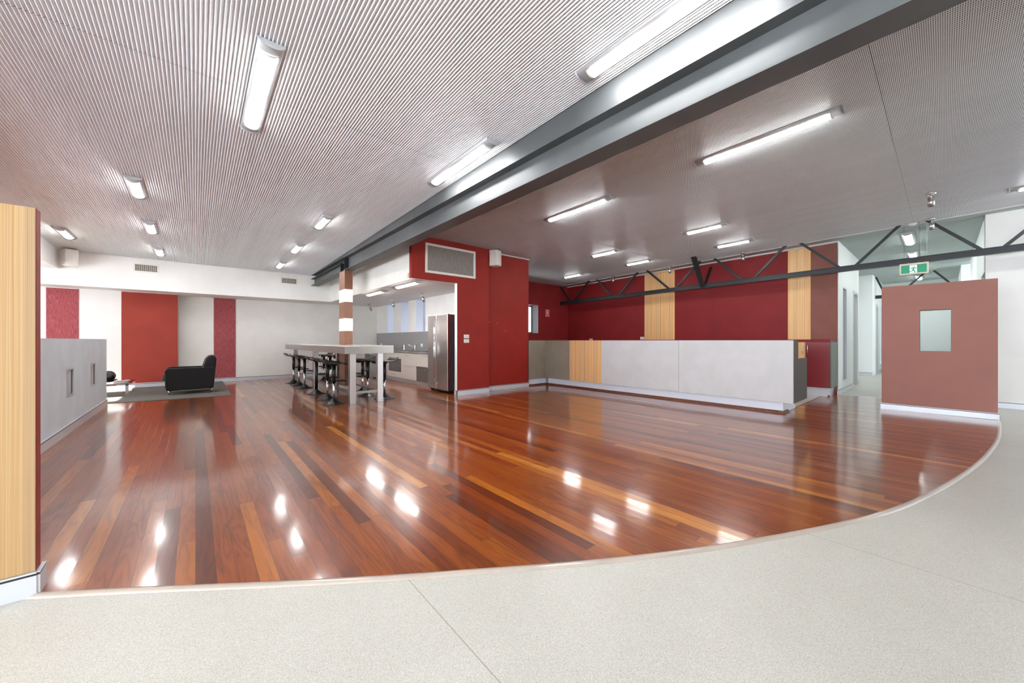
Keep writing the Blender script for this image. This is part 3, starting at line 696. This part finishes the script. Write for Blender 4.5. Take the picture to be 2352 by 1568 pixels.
left = [(1.96, 7.40, 'nearest the viewer'), (2.02, 8.08, 'second from the near end'), (2.035, 9.04, None), (2.05, 10.29, 'fourth from the near end, past the one with the black post'), (2.07, 11.03, 'second from the far end'), (2.07, 11.74, 'farthest, nearest the rear wall')]
ords = ['nearest the viewer', 'second from the near end', '', 'third from the far end', 'second from the far end', 'farthest from the viewer']
for i, (x, y, _) in enumerate(left):
    if i == 2 and False: pass
    o = s0 if id(s0) not in used else copy_tree(s0); used[id(s0)] = 1
    o.location = (x, y, 0); o.rotation_euler = (0, 0, (-.04, .08, .0, .05, -.1, .06)[i])
    tag(o, 'black bar stool left of the bar table, %s' % (ords[i] or 'third from the near end'), 'bar stool', 'black bar stools around the bar table')
# the third from the near end has its black sleeve right down to the base
third = [o for o in COL.objects if o.get('label', '').endswith('third from the near end')][0]
for c in list(KIDS(third)): bpy.data.objects.remove(c)
for c in list(KIDS(slow)): c.parent = third
bpy.data.objects.remove(slow)
third['label'] = 'bar stool with all black post, third along the left side of the table'
right = [(2.93, 7.42, 'by the near right table leg', .1), (2.79, 7.98, 'just behind the near right table leg', 0), (2.93, 8.72, 'in front of the pillar', -.1), (2.93, 10.20, 'just past the pillar', .08), (2.86, 11.15, 'second from the far end', 0), (2.88, 11.90, 'at the far end', .1)]
for x, y, w_, a in right:
    o = copy_tree(s0); o.location = (x, y, 0); o.rotation_euler = (0, 0, PI+a)
    tag(o, 'black bar stool on the kitchen side, %s' % w_, 'bar stool', 'black bar stools around the bar table')

# ================================================================== LOUNGE CORNER
mb = MB(); mb.prism([(-4.2, 10.47), (-1.24, 10.13), (.590, 9.915), (.595, 13.485), (-.34, 13.485), (-.34, 13.085), (-4.2, 13.085)], 'z', .0035, .012)
tag(mb.build('carpet', M['carpet']), 'dark grey carpet area under the armchair by the rear wall', 'carpet')
ac = thing('armchair', 'black leather armchair seen from its side on the grey carpet', 'armchair', (-.08, 11.1, .012))
def rbox(name, x0, x1, y0, y1, z0, z1, mat, parent, bv): return MB().box(x0, x1, y0, y1, z0, z1).build(name, mat, parent, bevel=bv, seg=4)
def armpoly():
    x0, x1, z0, z1 = -.50, .345, .115, .585; p = []
    for i in range(7):
        a = PI - PI/2*i/6; p.append((x0+.07+.07*math.cos(a), z1-.07+.07*math.sin(a)))
    p += [(x1-.02, z1), (x1, z1-.02), (x1-.03, .13), (x1-.05, z0), (x0+.035, z0-.01), (x0+.01, .18)]
    return p
for y in (10.72, 11.37): MB().prism(armpoly(), 'y', y, y+.125, smooth=False).build('arm', M['leather'], ac, bevel=.018, seg=3)
rbox('base', -.44, .31, 10.84, 11.375, .125, .34, M['leather'], ac, .02)
rbox('seat_cushion', -.545, .12, 10.85, 11.365, .30, .44, M['leather'], ac, .05)
bp = [(.10, .40), (.12, .60), (.17, .76), (.225, .83), (.29, .848), (.345, .83), (.365, .77), (.355, .60), (.33, .40)]
MB().prism(bp, 'y', 10.80, 11.42).build('backrest', M['leather'], ac, bevel=.03, seg=4)
for x, y in ((-.43, 10.80), (.275, 10.80), (-.43, 11.42), (.275, 11.42)):
    MB().lathe([(0, .125), (.018, .125), (.012, .012), (0, .012)], (x, y, 0), 14).build('leg', M['chrome'], ac)
ct = thing('coffee_table', 'low chrome coffee table with glass top behind the low wall end', 'coffee table', (-1.75, 11.6, .012))
for x, y in ((-1.10, 10.98), (-1.10, 12.08), (-2.4, 10.98), (-2.4, 12.08)): MB().box(x, x+.045, y, y+.045, .012, .275).build('leg', M['chrome'], ct)
mb = MB(); mb.slab('z', .255, .285, -2.4, -1.055, 10.98, 12.125, [(-2.36, -1.095, 11.02, 12.085)]); mb.build('frame', M['chrome'], ct)
MB().box(-2.38, -1.075, 11.0, 12.105, .285, .293).build('glass_top', M['glasstop'], ct)
MB().lathe([(0, .014), (.05, .016), (.10, .030), (.155, .070), (.16, .075), (.10, .042), (0, .028)], (-1.40, 11.38, .2925), 36).build('fruit_bowl', M['vase'], None)
tag(bpy.data.objects['fruit_bowl'], 'wide dark bowl on the coffee table under the black sphere', 'bowl')
mb = MB(); mb.lathe([(1e-3, 0)] + [(.115*math.sin(PI*i/20), .11-.11*math.cos(PI*i/20)) for i in range(1, 19)] + [(.02, .218), (.015, .2)], (-1.39, 11.38, .3285), 36)
solo(mb, 'vase', M['vase'], 'glossy black round vase sitting in the bowl', 'vase')
for i, (x, y, a, z, sz, lb) in enumerate(((-1.175, 11.10, .3, .2935, .11, 'bottom of the small stack'), (-1.17, 11.11, -.2, .302, .10, 'second from the bottom'), (-1.175, 11.10, .15, .3115, .105, 'middle of the small stack'), (-1.165, 11.12, -.35, .3205, .10, 'second from the top'), (-1.16, 11.10, .5, .3405, .10, 'top of the small stack'))):
    mb = MB(); n = 12
    v = []
    for dz in (0, .008):
        for j in range(n+1):
            u = -1+2*j/n; bz = .012*(u*u) * (1 if i > 2 else .2)
            for w_ in (-1, 1):
                px, py = u*sz, w_*sz*.7; v.append((px*math.cos(a)-py*math.sin(a), px*math.sin(a)+py*math.cos(a), dz+bz))
    m = 2*(n+1); f = []
    for j in range(n):
        b_ = 2*j; f += [(b_, b_+1, b_+3, b_+2), (m+b_, m+b_+2, m+b_+3, m+b_+1), (b_, b_+2, m+b_+2, m+b_), (b_+1, m+b_+1, m+b_+3, b_+3)]
    f += [(0, m, m+1, 1), (2*n, 2*n+1, m+2*n+1, m+2*n)]
    mb.add(v, f, 0, True); o = mb.build('magazine', M['paper']); o.location = (x, y, z)
    tag(o, 'grey magazine on the glass table, %s' % lb, 'magazine', 'magazines on the coffee table')

# ================================================================== KITCHEN
def unit(y0, y1, fronts, label, body=M['counter']):
    u = thing('kitchen_cabinet', label, 'kitchen cabinet', (4.74, (y0+y1)/2, .004), 'base cabinets along the kitchen wall')
    MB().box(4.47, 5.04, y0+.001, y1-.001, .10, .69).build('body', body, u)
    MB().box(4.52, 5.0, y0, y1, .004, .10).build('kickboard', M['alu'], u)
    for z0, z1, mat, hz in fronts:
        d_ = MB().box(4.45, 4.469, y0+.002, y1-.002, z0+.002, z1-.002).build('drawer', mat, u, bevel=.0015)
        if hz:
            c = (y0+y1)/2; w_ = .11
            bar_handle((4.449, c-w_, hz), (4.42, c-w_, hz), (4.42, c+w_, hz), (4.449, c+w_, hz), .005).build('handle', M['chrome'], d_)
    return u
CW, CD = M['counter'], M['cabdark']
unit(8.06, 9.10, [(.50, .84, CW, .78), (.11, .47, CD, .43), (.47, .50, M['steel'], None)], 'cabinet beside the fridge, white upper front over dark lower drawer')
unit(9.10, 10.06, [(.48, .84, CW, .78), (.11, .48, CW, .44)], 'all white cabinet with two deep drawers below the angled tap')
unit(10.06, 10.94, [(.66, .84, CW, .765), (.47, .66, CD, .585), (.28, .47, CD, .40), (.11, .28, CW, .21)], 'white cabinet with two dark taupe drawers in the middle')
unit(10.94, 11.95, [(.66, .84, CW, None), (.28, .66, CW, None), (.11, .28, CW, None)], 'all white cabinet hidden partly by the bar table leg')
unit(12.56, 13.03, [(.11, .84, CD, None)], 'narrow dark cabinet left of the dishwasher')
unit(13.03, 13.48, [(.11, .84, CW, None)], 'narrow white cabinet in the kitchen corner')
dw = thing('dishwasher', 'stainless dishwasher set among the kitchen cabinets behind the stools', 'dishwasher', (4.74, 12.25, .004))
MB().box(4.47, 5.04, 11.955, 12.555, .10, .845).build('body', CD, dw); MB().box(4.44, 4.469, 11.96, 12.55, .11, .84).build('door', M['steelv'], dw, bevel=.004)
bar_handle((4.439, 12.0, .76), (4.41, 12.0, .76), (4.41, 12.51, .76), (4.439, 12.51, .76), .008).build('handle', M['chrome'], dw); MB().box(4.52, 5.0, 11.955, 12.555, .004, .10).build('kickboard', M['alu'], dw)
wt = solo(MB().slab('z', .846, .876, 4.43, 5.045, 8.05, 13.49, [(4.56, 4.92, 9.45, 10.0), (4.56, 4.92, 10.15, 10.8)]), 'worktop', M['worktop'], 'long grey worktop over the kitchen cabinets', 'worktop', bevel=.003)
for a, b, l in ((9.45, 10.0, 'steel sink bowl in the worktop nearer the fridge'), (10.15, 10.8, 'steel sink bowl in the worktop farther from the fridge')):
    mb = MB(); mb.box(4.562, 4.918, a+.002, b-.002, .70, .705); mb.slab('z', .70, .878, 4.552, 4.928, a-.01, b+.01, [(4.565, 4.915, a+.005, b-.005)])
    mb.build('sink', M['steel'], wt)
solo(MB().box(5.035, 5.049, 8.05, 13.49, .877, 1.445), 'splashback', M['splash'], 'plain grey splashback behind the kitchen worktop', 'splashback')
def tap(y, ang, label):
    t = thing('tap', label, 'tap', (4.97, y, .877)); x = 4.97
    MB().lathe([(0, 0), (.03, 0), (.028, .02), (.022, .03), (.022, .17), (.012, .18), (0, .18)], (x, y, .877), 20).build('tap_body', M['chrome'], t)
    if ang: pts = [(x, y, .93), (x-.06, y+.05, 1.0), (x-.15, y+.12, 1.06), (x-.17, y+.135, 1.04)]
    else: pts = [(x, y, 1.04)] + [(x-.09+.09*math.cos(a), y+.02*(a), 1.04+.055*math.sin(a)) for a in [i*PI/10 for i in range(11)]] + [(x-.18, y+.06, .99)]
    MB().tube(pts, .011, 10).build('spout', M['chrome'], t)
    MB().tube([(x, y, 1.06), (x+.0, y-.03, 1.085), (x-.0, y-.09, 1.10)], .006, 8).build('lever', M['chrome'], t)
tap(11.0, False, 'chrome swan neck tap beside the bar table corner'); tap(10.25, True, 'chrome tap with slanted spout in the middle of the worktop')
mb = MB(); mb.box(4.60, 4.92, 8.35, 8.98, .8765, .884); mb.tube([(4.66, 8.40, .90), (4.86, 8.40, .90), (4.86, 8.92, .90), (4.66, 8.92, .90)], .006, 6, closed=True); 
for y in (8.5, 8.66, 8.82): mb.tube([(4.66, y, .90), (4.86, y, .90)], .006, 6)
for x, y in ((4.66, 8.40), (4.86, 8.40), (4.86, 8.92), (4.66, 8.92)): mb.tube([(x, y, .883), (x, y, .90)], .006, 6)
solo(mb, 'cooktop', M['black'], 'black cooktop set in the worktop next to the fridge', 'cooktop')
fr = thing('fridge', 'tall stainless two door fridge standing inside the red wall opening', 'fridge', (4.6, 7.58, .004))
MB().box(4.30, 5.02, 7.145, 8.02, .07, 1.765).build('cabinet_body', M['fridgegrey'], fr, bevel=.004)
for a, b, hy in ((7.13, 7.632, 7.672), (7.640, 8.04, 7.74)):
    d_ = MB().box(4.23, 4.295, a, b, .065, 1.775).build('door', M['steelv'], fr, bevel=.008, seg=3)
    h = 7.61 if a < 7.2 else 7.665
    bar_handle((4.23, h, .20), (4.185, h, .20), (4.185, h, 1.66), (4.23, h, 1.66), .011).build('handle', M['chrome'], d_)
for x, y in ((4.30, 7.2), (4.30, 7.95), (4.95, 7.2), (4.95, 7.95)): MB().lathe([(0, .075), (.02, .075), (.026, .004), (0, .004)], (x, y, 0), 12).build('foot', M['black'], fr)
MB().box(4.28, 4.9, 7.16, 8.0, .025, .07).build('kick_grille', M['black'], fr)

# ================================================================== RECEPTION DESK
dk = thing('reception_desk', 'long pale grey reception counter with one striped timber panel', 'reception desk', (7.4, 4.3, 0))
for a, b, mat, nm in ((1.532, 3.333, M['deskgrey'], 'front_panel'), (3.337, 5.124, M['deskgrey'], 'front_panel'), (5.126, 6.085, M['veneer_d'], 'timber_panel'), (6.087, 6.93, M['desktaupe'], 'front_panel')):
    MB().box(7.10, 7.118, a, b, .19, 1.185).build(nm, mat, dk, bevel=.0015)
MB().box(6.475, 7.118, 6.93, 6.948, .19, 1.185).build('return_panel', M['desktaupe'], dk)
MB().box(6.475, 7.40, 6.95, 7.22, .19, 1.184).build('return_carcass', M['deskdark'], dk)
MB().box(7.119, 7.40, 1.55, 6.945, .19, 1.184).build('upstand', M['deskdark'], dk)
MB().box(7.401, 7.99, 1.55, 6.93, .19, .86).build('worktop_carcass', M['deskdark'], dk)
MB().box(7.401, 7.99, 1.55, 6.93, .862, .888).build('worktop', M['veneer_d'], dk)
mb = MB(); mb.prism([(7.119, .19), (7.99, .19), (7.99, .888), (7.405, .888), (7.405, 1.185), (7.119, 1.185)], 'y', 1.532, 1.549); mb.build('end_panel', M['deskdark'], dk)
MB().box(7.22, 7.95, 1.69, 6.93, .004, .19).build('plinth', M['plinth'], dk)
MB().box(6.475, 7.22, 7.0, 7.2, .004, .19).build('plinth', M['plinth'], dk)
def quad(pts_):
    mb = MB()
    p0, p1, n0 = pts_; n0 = Vector(n0)
    prof = [(0, .004)] + [(.03*math.cos(a), .004+.040*math.sin(a)) for a in [i*PI/2/5 for i in range(6)]]
    v = []
    for p in (Vector(p0), Vector(p1)):
        for d_, z in prof: v.append((p.x+n0.x*d_, p.y+n0.y*d_, z))
    n = len(prof); mb.add(v, [(i, (i+1) % n, n+(i+1) % n, n+i) for i in range(n)]); mb.add(v[:n], [tuple(range(n))]); mb.add(v[n:], [tuple(range(n))])
    mb.build('quad_moulding', M['quad'], dk)
quad(((7.22, 1.67), (7.22, 7.0), (-1, 0))); quad(((7.20, 1.69), (7.46, 1.69), (0, -1))); quad(((6.475, 7.0), (7.22, 7.0), (0, -1)))

# storage cabinets under the crimson wall
sc = thing('storage_cabinet', 'low cabinet with burgundy door and green grey end behind the desk', 'storage cabinet', (10.4, 1.75, 0))
MB().box(10.03, 10.67, 1.535, 1.945, .19, 1.15).build('body', M['cabgrey'], sc)
dr = MB().box(10.0, 10.028, 1.535, 1.944, .19, 1.145).build('door', M['cabred'], sc, bevel=.002)
bar_handle((9.999, 1.905, .93), (9.97, 1.905, .93), (9.97, 1.905, 1.08), (9.999, 1.905, 1.08), .006).build('handle', M['chrome'], dr)
MB().box(10.0, 10.67, 1.517, 1.534, .19, 1.15).build('end_panel', M['cabgrey'], sc); MB().box(10.05, 10.66, 1.575, 1.945, 0, .189).build('plinth', M['alu'], sc)
MB().box(10.0, 10.765, 1.535, 1.945, 1.151, 1.20).build('ledge', M['red2'], sc)
MB().box(10.672, 10.768, 1.53, 1.60, 0, 1.15).build('filler_panel', M['brown2'], sc)
MB().box(10.0, 10.10, 1.555, 1.575, .004, .04).build('quad_moulding', M['quad'], sc)
sc = thing('storage_cabinet', 'low cabinet run with striped timber doors mostly hidden by the desk', 'storage cabinet', (10.4, 5.5, 0))
MB().box(10.03, 10.765, 1.947, 9.28, .19, 1.15).build('body', M['cabgrey'], sc)
MB().box(10.05, 10.66, 1.947, 9.28, 0, .189).build('plinth', M['alu'], sc); MB().box(10.0, 10.765, 1.947, 9.28, 1.151, 1.20).build('ledge', M['red2'], sc)
for i in range(8):
    a = 1.948+i*.915; dr = MB().box(10.0, 10.028, a, a+.91, .19, 1.145).build('door', M['veneer_y'], sc)
    bar_handle((9.999, a+.04, .89), (9.97, a+.04, .89), (9.97, a+.04, 1.06), (9.999, a+.04, 1.06), .006).build('handle', M['chrome'], dr)

# ================================================================== WALL FITTINGS
def plate(x0, x1, y0, y1, z0, z1, nrm, label, name='power_outlet', cat='power outlet', group=None, sw=2):
    t = thing(name, label, cat, ((x0+x1)/2, (y0+y1)/2, z0), group)
    MB().box(x0, x1, y0, y1, z0, z1).build('cover_plate', M['plastic'], t, bevel=.002)
    for i in range(sw):
        f = (i+1)/(sw+1)
        if nrm == 'y': c = x0+(x1-x0)*f; MB().box(c-.008, c+.008, y0-.003, y0, z0+(z1-z0)*.3, z0+(z1-z0)*.7).build('switch', M['cream'], t)
        else: c = y0+(y1-y0)*f; MB().box(x0-.003, x0, c-.008, c+.008, z0+(z1-z0)*.3, z0+(z1-z0)*.7).build('switch', M['cream'], t)
plate(4.416, 4.552, 6.76, 6.769, 1.232, 1.312, 'y', 'upper white switch plate on the red kitchen wall', 'light_switch', 'light switch', 'switch plates on the red wall', 3)
plate(4.416, 4.552, 6.76, 6.769, 1.133, 1.213, 'y', 'lower white switch plate on the red kitchen wall', 'light_switch', 'light switch', 'switch plates on the red wall', 3)
plate(10.755, 10.769, 6.155, 6.29, 1.215, 1.30, 'x', 'white power outlet on the crimson wall left of the wide timber panel')
plate(10.755, 10.769, 8.15, 8.29, 1.19, 1.25, 'x', 'white power outlet on the crimson wall near the far corner')
plate(5.028, 5.034, 9.88, 10.0, 1.0, 1.09, 'x', 'white power outlet on the splashback right of the taps')
plate(5.028, 5.034, 13.0, 13.12, 1.0, 1.08, 'x', 'white power outlet on the splashback at its far left end')
def vent(x0, x1, z0, z1, label):
    t = thing('air_vent', label, 'air vent', ((x0+x1)/2, 12.49, z0), 'air vents on the white bulkhead')
    MB().slab('y', 12.482, 12.499, x0-.03, x1+.03, z0-.03, z1+.03, [(x0, x1, z0, z1)]).build('frame', M['plastic'], t, bevel=.002)
    MB().box(x0, x1, 12.4965, 12.499, z0, z1).build('backing', M['black'], t)
    for i in range(1, 6):
        z = z0+(z1-z0)*i/6; MB().box(x0, x1, 12.486, 12.49, z-.003, z+.003).build('slat', M['cream'], t)
    n = int((x1-x0)/.034)
    for i in range(1, n):
        x = x0+(x1-x0)*i/n; MB().box(x-.003, x+.003, 12.49, 12.494, z0, z1).build('fin', M['cream'], t)
vent(-1.09, -.71, 2.85, 2.995, 'white framed air vent on the bulkhead above the orange red panel'); vent(1.905, 2.27, 2.86, 2.995, 'white framed air vent on the bulkhead next to the steel beam end')
ra = thing('return_air_grille', 'large white framed return air grille high on the red wall', 'air grille', (4.1, 6.76, 2.55))
MB().slab('y', 6.745, 6.769, 3.496, 4.714, 2.548, 3.148, [(3.545, 4.665, 2.597, 3.10)]).build('frame', M['plastic'], ra, bevel=.003)
MB().box(3.545, 4.665, 6.76, 6.768, 2.597, 3.10).build('mesh_panel', M['grille'], ra)
def speaker(c, label, rz, s=1.0):
    t = thing('speaker', label, 'speaker', c); w_, h, d_ = .25*s, .36*s, .20*s
    body = [(-w_/2, 0), (-w_/2*.8, -d_*.9), (w_/2*.8, -d_*.9), (w_/2, 0), (w_*.3, d_*.2), (-w_*.3, d_*.2)]
    MB().prism(body, 'z', -h/2, h/2).build('cabinet_body', M['plastic'], None, bevel=.015, seg=3); b = bpy.context.scene.objects
    o = [q for q in COL.objects if q.name.startswith('cabinet_body') and q.parent is None][-1]; o.parent = t
    MB().prism([(-w_*.38, -d_*.9), (-w_*.2, -d_*.985), (0, -d_*1.01), (w_*.2, -d_*.985), (w_*.38, -d_*.9)], 'z', -h*.46, h*.46).build('grille', M['plastic'], None, bevel=.004)
    g_ = [q for q in COL.objects if q.name.startswith('grille') and q.parent is None][-1]; g_.parent = t
    MB().box(-.008, .008, -d_*1.03, -d_*1.0, -h*.02, h*.02).build('badge', M['cream'], None); g_ = [q for q in COL.objects if q.name.startswith('badge') and q.parent is None][-1]; g_.parent = t
    MB().box(-.02, .02, d_*.15, d_*.6, -.03, .03).build('bracket', M['black'], None); g_ = [q for q in COL.objects if q.name.startswith('bracket') and q.parent is None][-1]; g_.parent = t
    t.rotation_euler = (0, 0, rz); t.location = c
speaker((-2.07, 12.32, 2.965), 'white wall speaker in the upper left corner under the corrugated ceiling', .35, .98)
speaker((5.215, 6.78, 3.068), 'white wall speaker high on the red wall near the beam', .30)
solo(MB().box(3.20, 3.219, 6.90, 6.97, 2.43, 2.52), 'motion_sensor', M['cream'], 'small cream sensor box at the corner of the kitchen bulkhead', 'sensor', bevel=.006)
mb = MB(); mb.lathe([(0, 0), (.06, 0), (.06, -.025), (.04, -.045), (0, -.048)], (10.30, .385, ceil_z(.39)+.0), 24); solo(mb, 'smoke_detector', M['plastic'], 'white round smoke detector on the ceiling above the exit sign', 'smoke detector')
# anchors left in the red wall
for x, z in ((5.235, 1.90), (5.235, 1.62), (5.47, 1.59), (5.72, 1.42)):
    solo(MB().tube([(x, 6.925, z), (x, 6.931, z)], .006, 8), 'wall_plug', M['signwhite'], 'tiny white wall plug left in the red wall under the speaker', 'wall plug', 'wall plugs in the red wall')

# exit signs
def exit_sign(X, y0, y1, z0, z1, label):
    t = thing('exit_sign', label, 'exit sign', (X, (y0+y1)/2, z0))
    MB().box(X-.03, X+.03, y0, y1, z0, z1).build('housing', M['cream'], t, bevel=.006)
    W_, H_ = y1-y0, z1-z0; gx = X-.031
    MB().box(gx-.002, gx, y0+.06*W_, y1-.06*W_, z0+.12*H_, z1-.16*H_).build('green_panel', M['green'], t)
    # doorway and running figure; s runs left to right as seen from the room (that is towards -Y)
    def U(s_, h): return (y1 - W_*s_, z0 + H_*h)
    def polyb(pts, d0, d1, nm, mat, mbx=None):
        m = mbx or MB(); m.prism([U(*p) for p in pts], 'x', gx-d1, gx-d0)
        if mbx is None: m.build(nm, mat, t)
    polyb([(.36, .14), (.61, .14), (.61, .80), (.36, .80)], .002, .0035, 'doorway', M['exitwhite'])
    m = MB()
    def stroke(a, b, w_):
        ax, ay = a[0]*W_, a[1]*H_; bx, by = b[0]*W_, b[1]*H_; dx, dy = bx-ax, by-ay; L = math.hypot(dx, dy); nx, ny = -dy/L*w_/2, dx/L*w_/2
        polyb([((ax+nx)/W_, (ay+ny)/H_), ((bx+nx)/W_, (by+ny)/H_), ((bx-nx)/W_, (by-ny)/H_), ((ax-nx)/W_, (ay-ny)/H_)], .0035, .0055, '', None, m)
    polyb([(.52+.026*math.cos(a), .70+.045*math.sin(a)) for a in [i*2*PI/12 for i in range(12)]], .0035, .0055, '', None, m)
    w_ = .022*W_/.37*1.1
    for a, b, ww in (((.505, .60), (.475, .40), 1.7), ((.50, .61), (.43, .58), 1), ((.43, .58), (.395, .49), 1), ((.52, .60), (.56, .52), 1), ((.56, .52), (.605, .53), 1),
                     ((.475, .42), (.45, .30), 1.2), ((.45, .30), (.36, .27), 1.1), ((.485, .40), (.53, .27), 1.2), ((.53, .27), (.555, .17), 1.1), ((.545, .17), (.52, .165), .8)):
        stroke(a, b, w_*.55*ww)
    m.build('running_figure', M['green'], t)
    return t
es = exit_sign(10.32, .184, .557, 2.432, 2.655-.01, 'green and white running figure exit sign hanging under the truss')
for y in (.30, .44): MB().tube([(10.32, y, 2.64), (10.32, y, 2.66)], .008, 8).build('mounting_clip', M['plastic'], es)
es2 = exit_sign(17.87, .22, .50, 2.11, 2.36, 'far exit sign seen through the square window of the partition')
for y in (.28, .44): MB().tube([(17.87, y, 2.35), (17.87, y, 2.66)], .006, 8).build('mounting_clip', M['plastic'], es2)
mb = MB(); pts = [(10.30, .36, ceil_z(.4)-.03), (10.30, .33, ceil_z(.4)-.06), (10.30, .27, ceil_z(.3)-.03), (10.30, .215, ceil_z(.3)-.04)] + [(10.30+.006*math.cos(i*1.5), .205+.006*math.sin(i*1.5), 3.33-.0115*i) for i in range(50)]
mb.tube(pts, .004, 5); solo(mb, 'curly_cable', M['lowgrey'], 'thin curly grey cable hanging from the smoke detector to the truss', 'cable')
for y, l in ((.50, 'thin wire hanging left of the smoke detector'), (.30, 'thin wire hanging right of the smoke detector')):
    solo(MB().tube([(10.33, y, ceil_z(y)), (10.33, y-.0, 2.76)], .0018, 5), 'hanging_wire', M['truss'], l, 'wire', 'wires holding the exit sign')
# fire extinguisher sign
fs = thing('fire_sign', 'small red fire extinguisher sign on the far dark red wall', 'sign', (9.64, 9.29, 2.05))
MB().box(9.556, 9.729, 9.29, 9.299, 2.05, 2.29).build('sign_board', M['signwhite'], fs)
MB().box(9.568, 9.717, 9.287, 9.29, 2.085, 2.278).build('red_field', M['firered'], fs)
mb = MB(); mb.box(9.625, 9.662, 9.285, 9.287, 2.11, 2.225); mb.box(9.634, 9.653, 9.285, 9.287, 2.225, 2.25); mb.box(9.61, 9.64, 9.285, 9.287, 2.243, 2.252); mb.box(9.605, 9.612, 9.285, 9.287, 2.15, 2.25)
mb.build('extinguisher_symbol', M['signwhite'], fs)
MB().box(9.575, 9.71, 9.286, 9.29, 2.056, 2.078).build('caption_strip', M['firered'], fs)
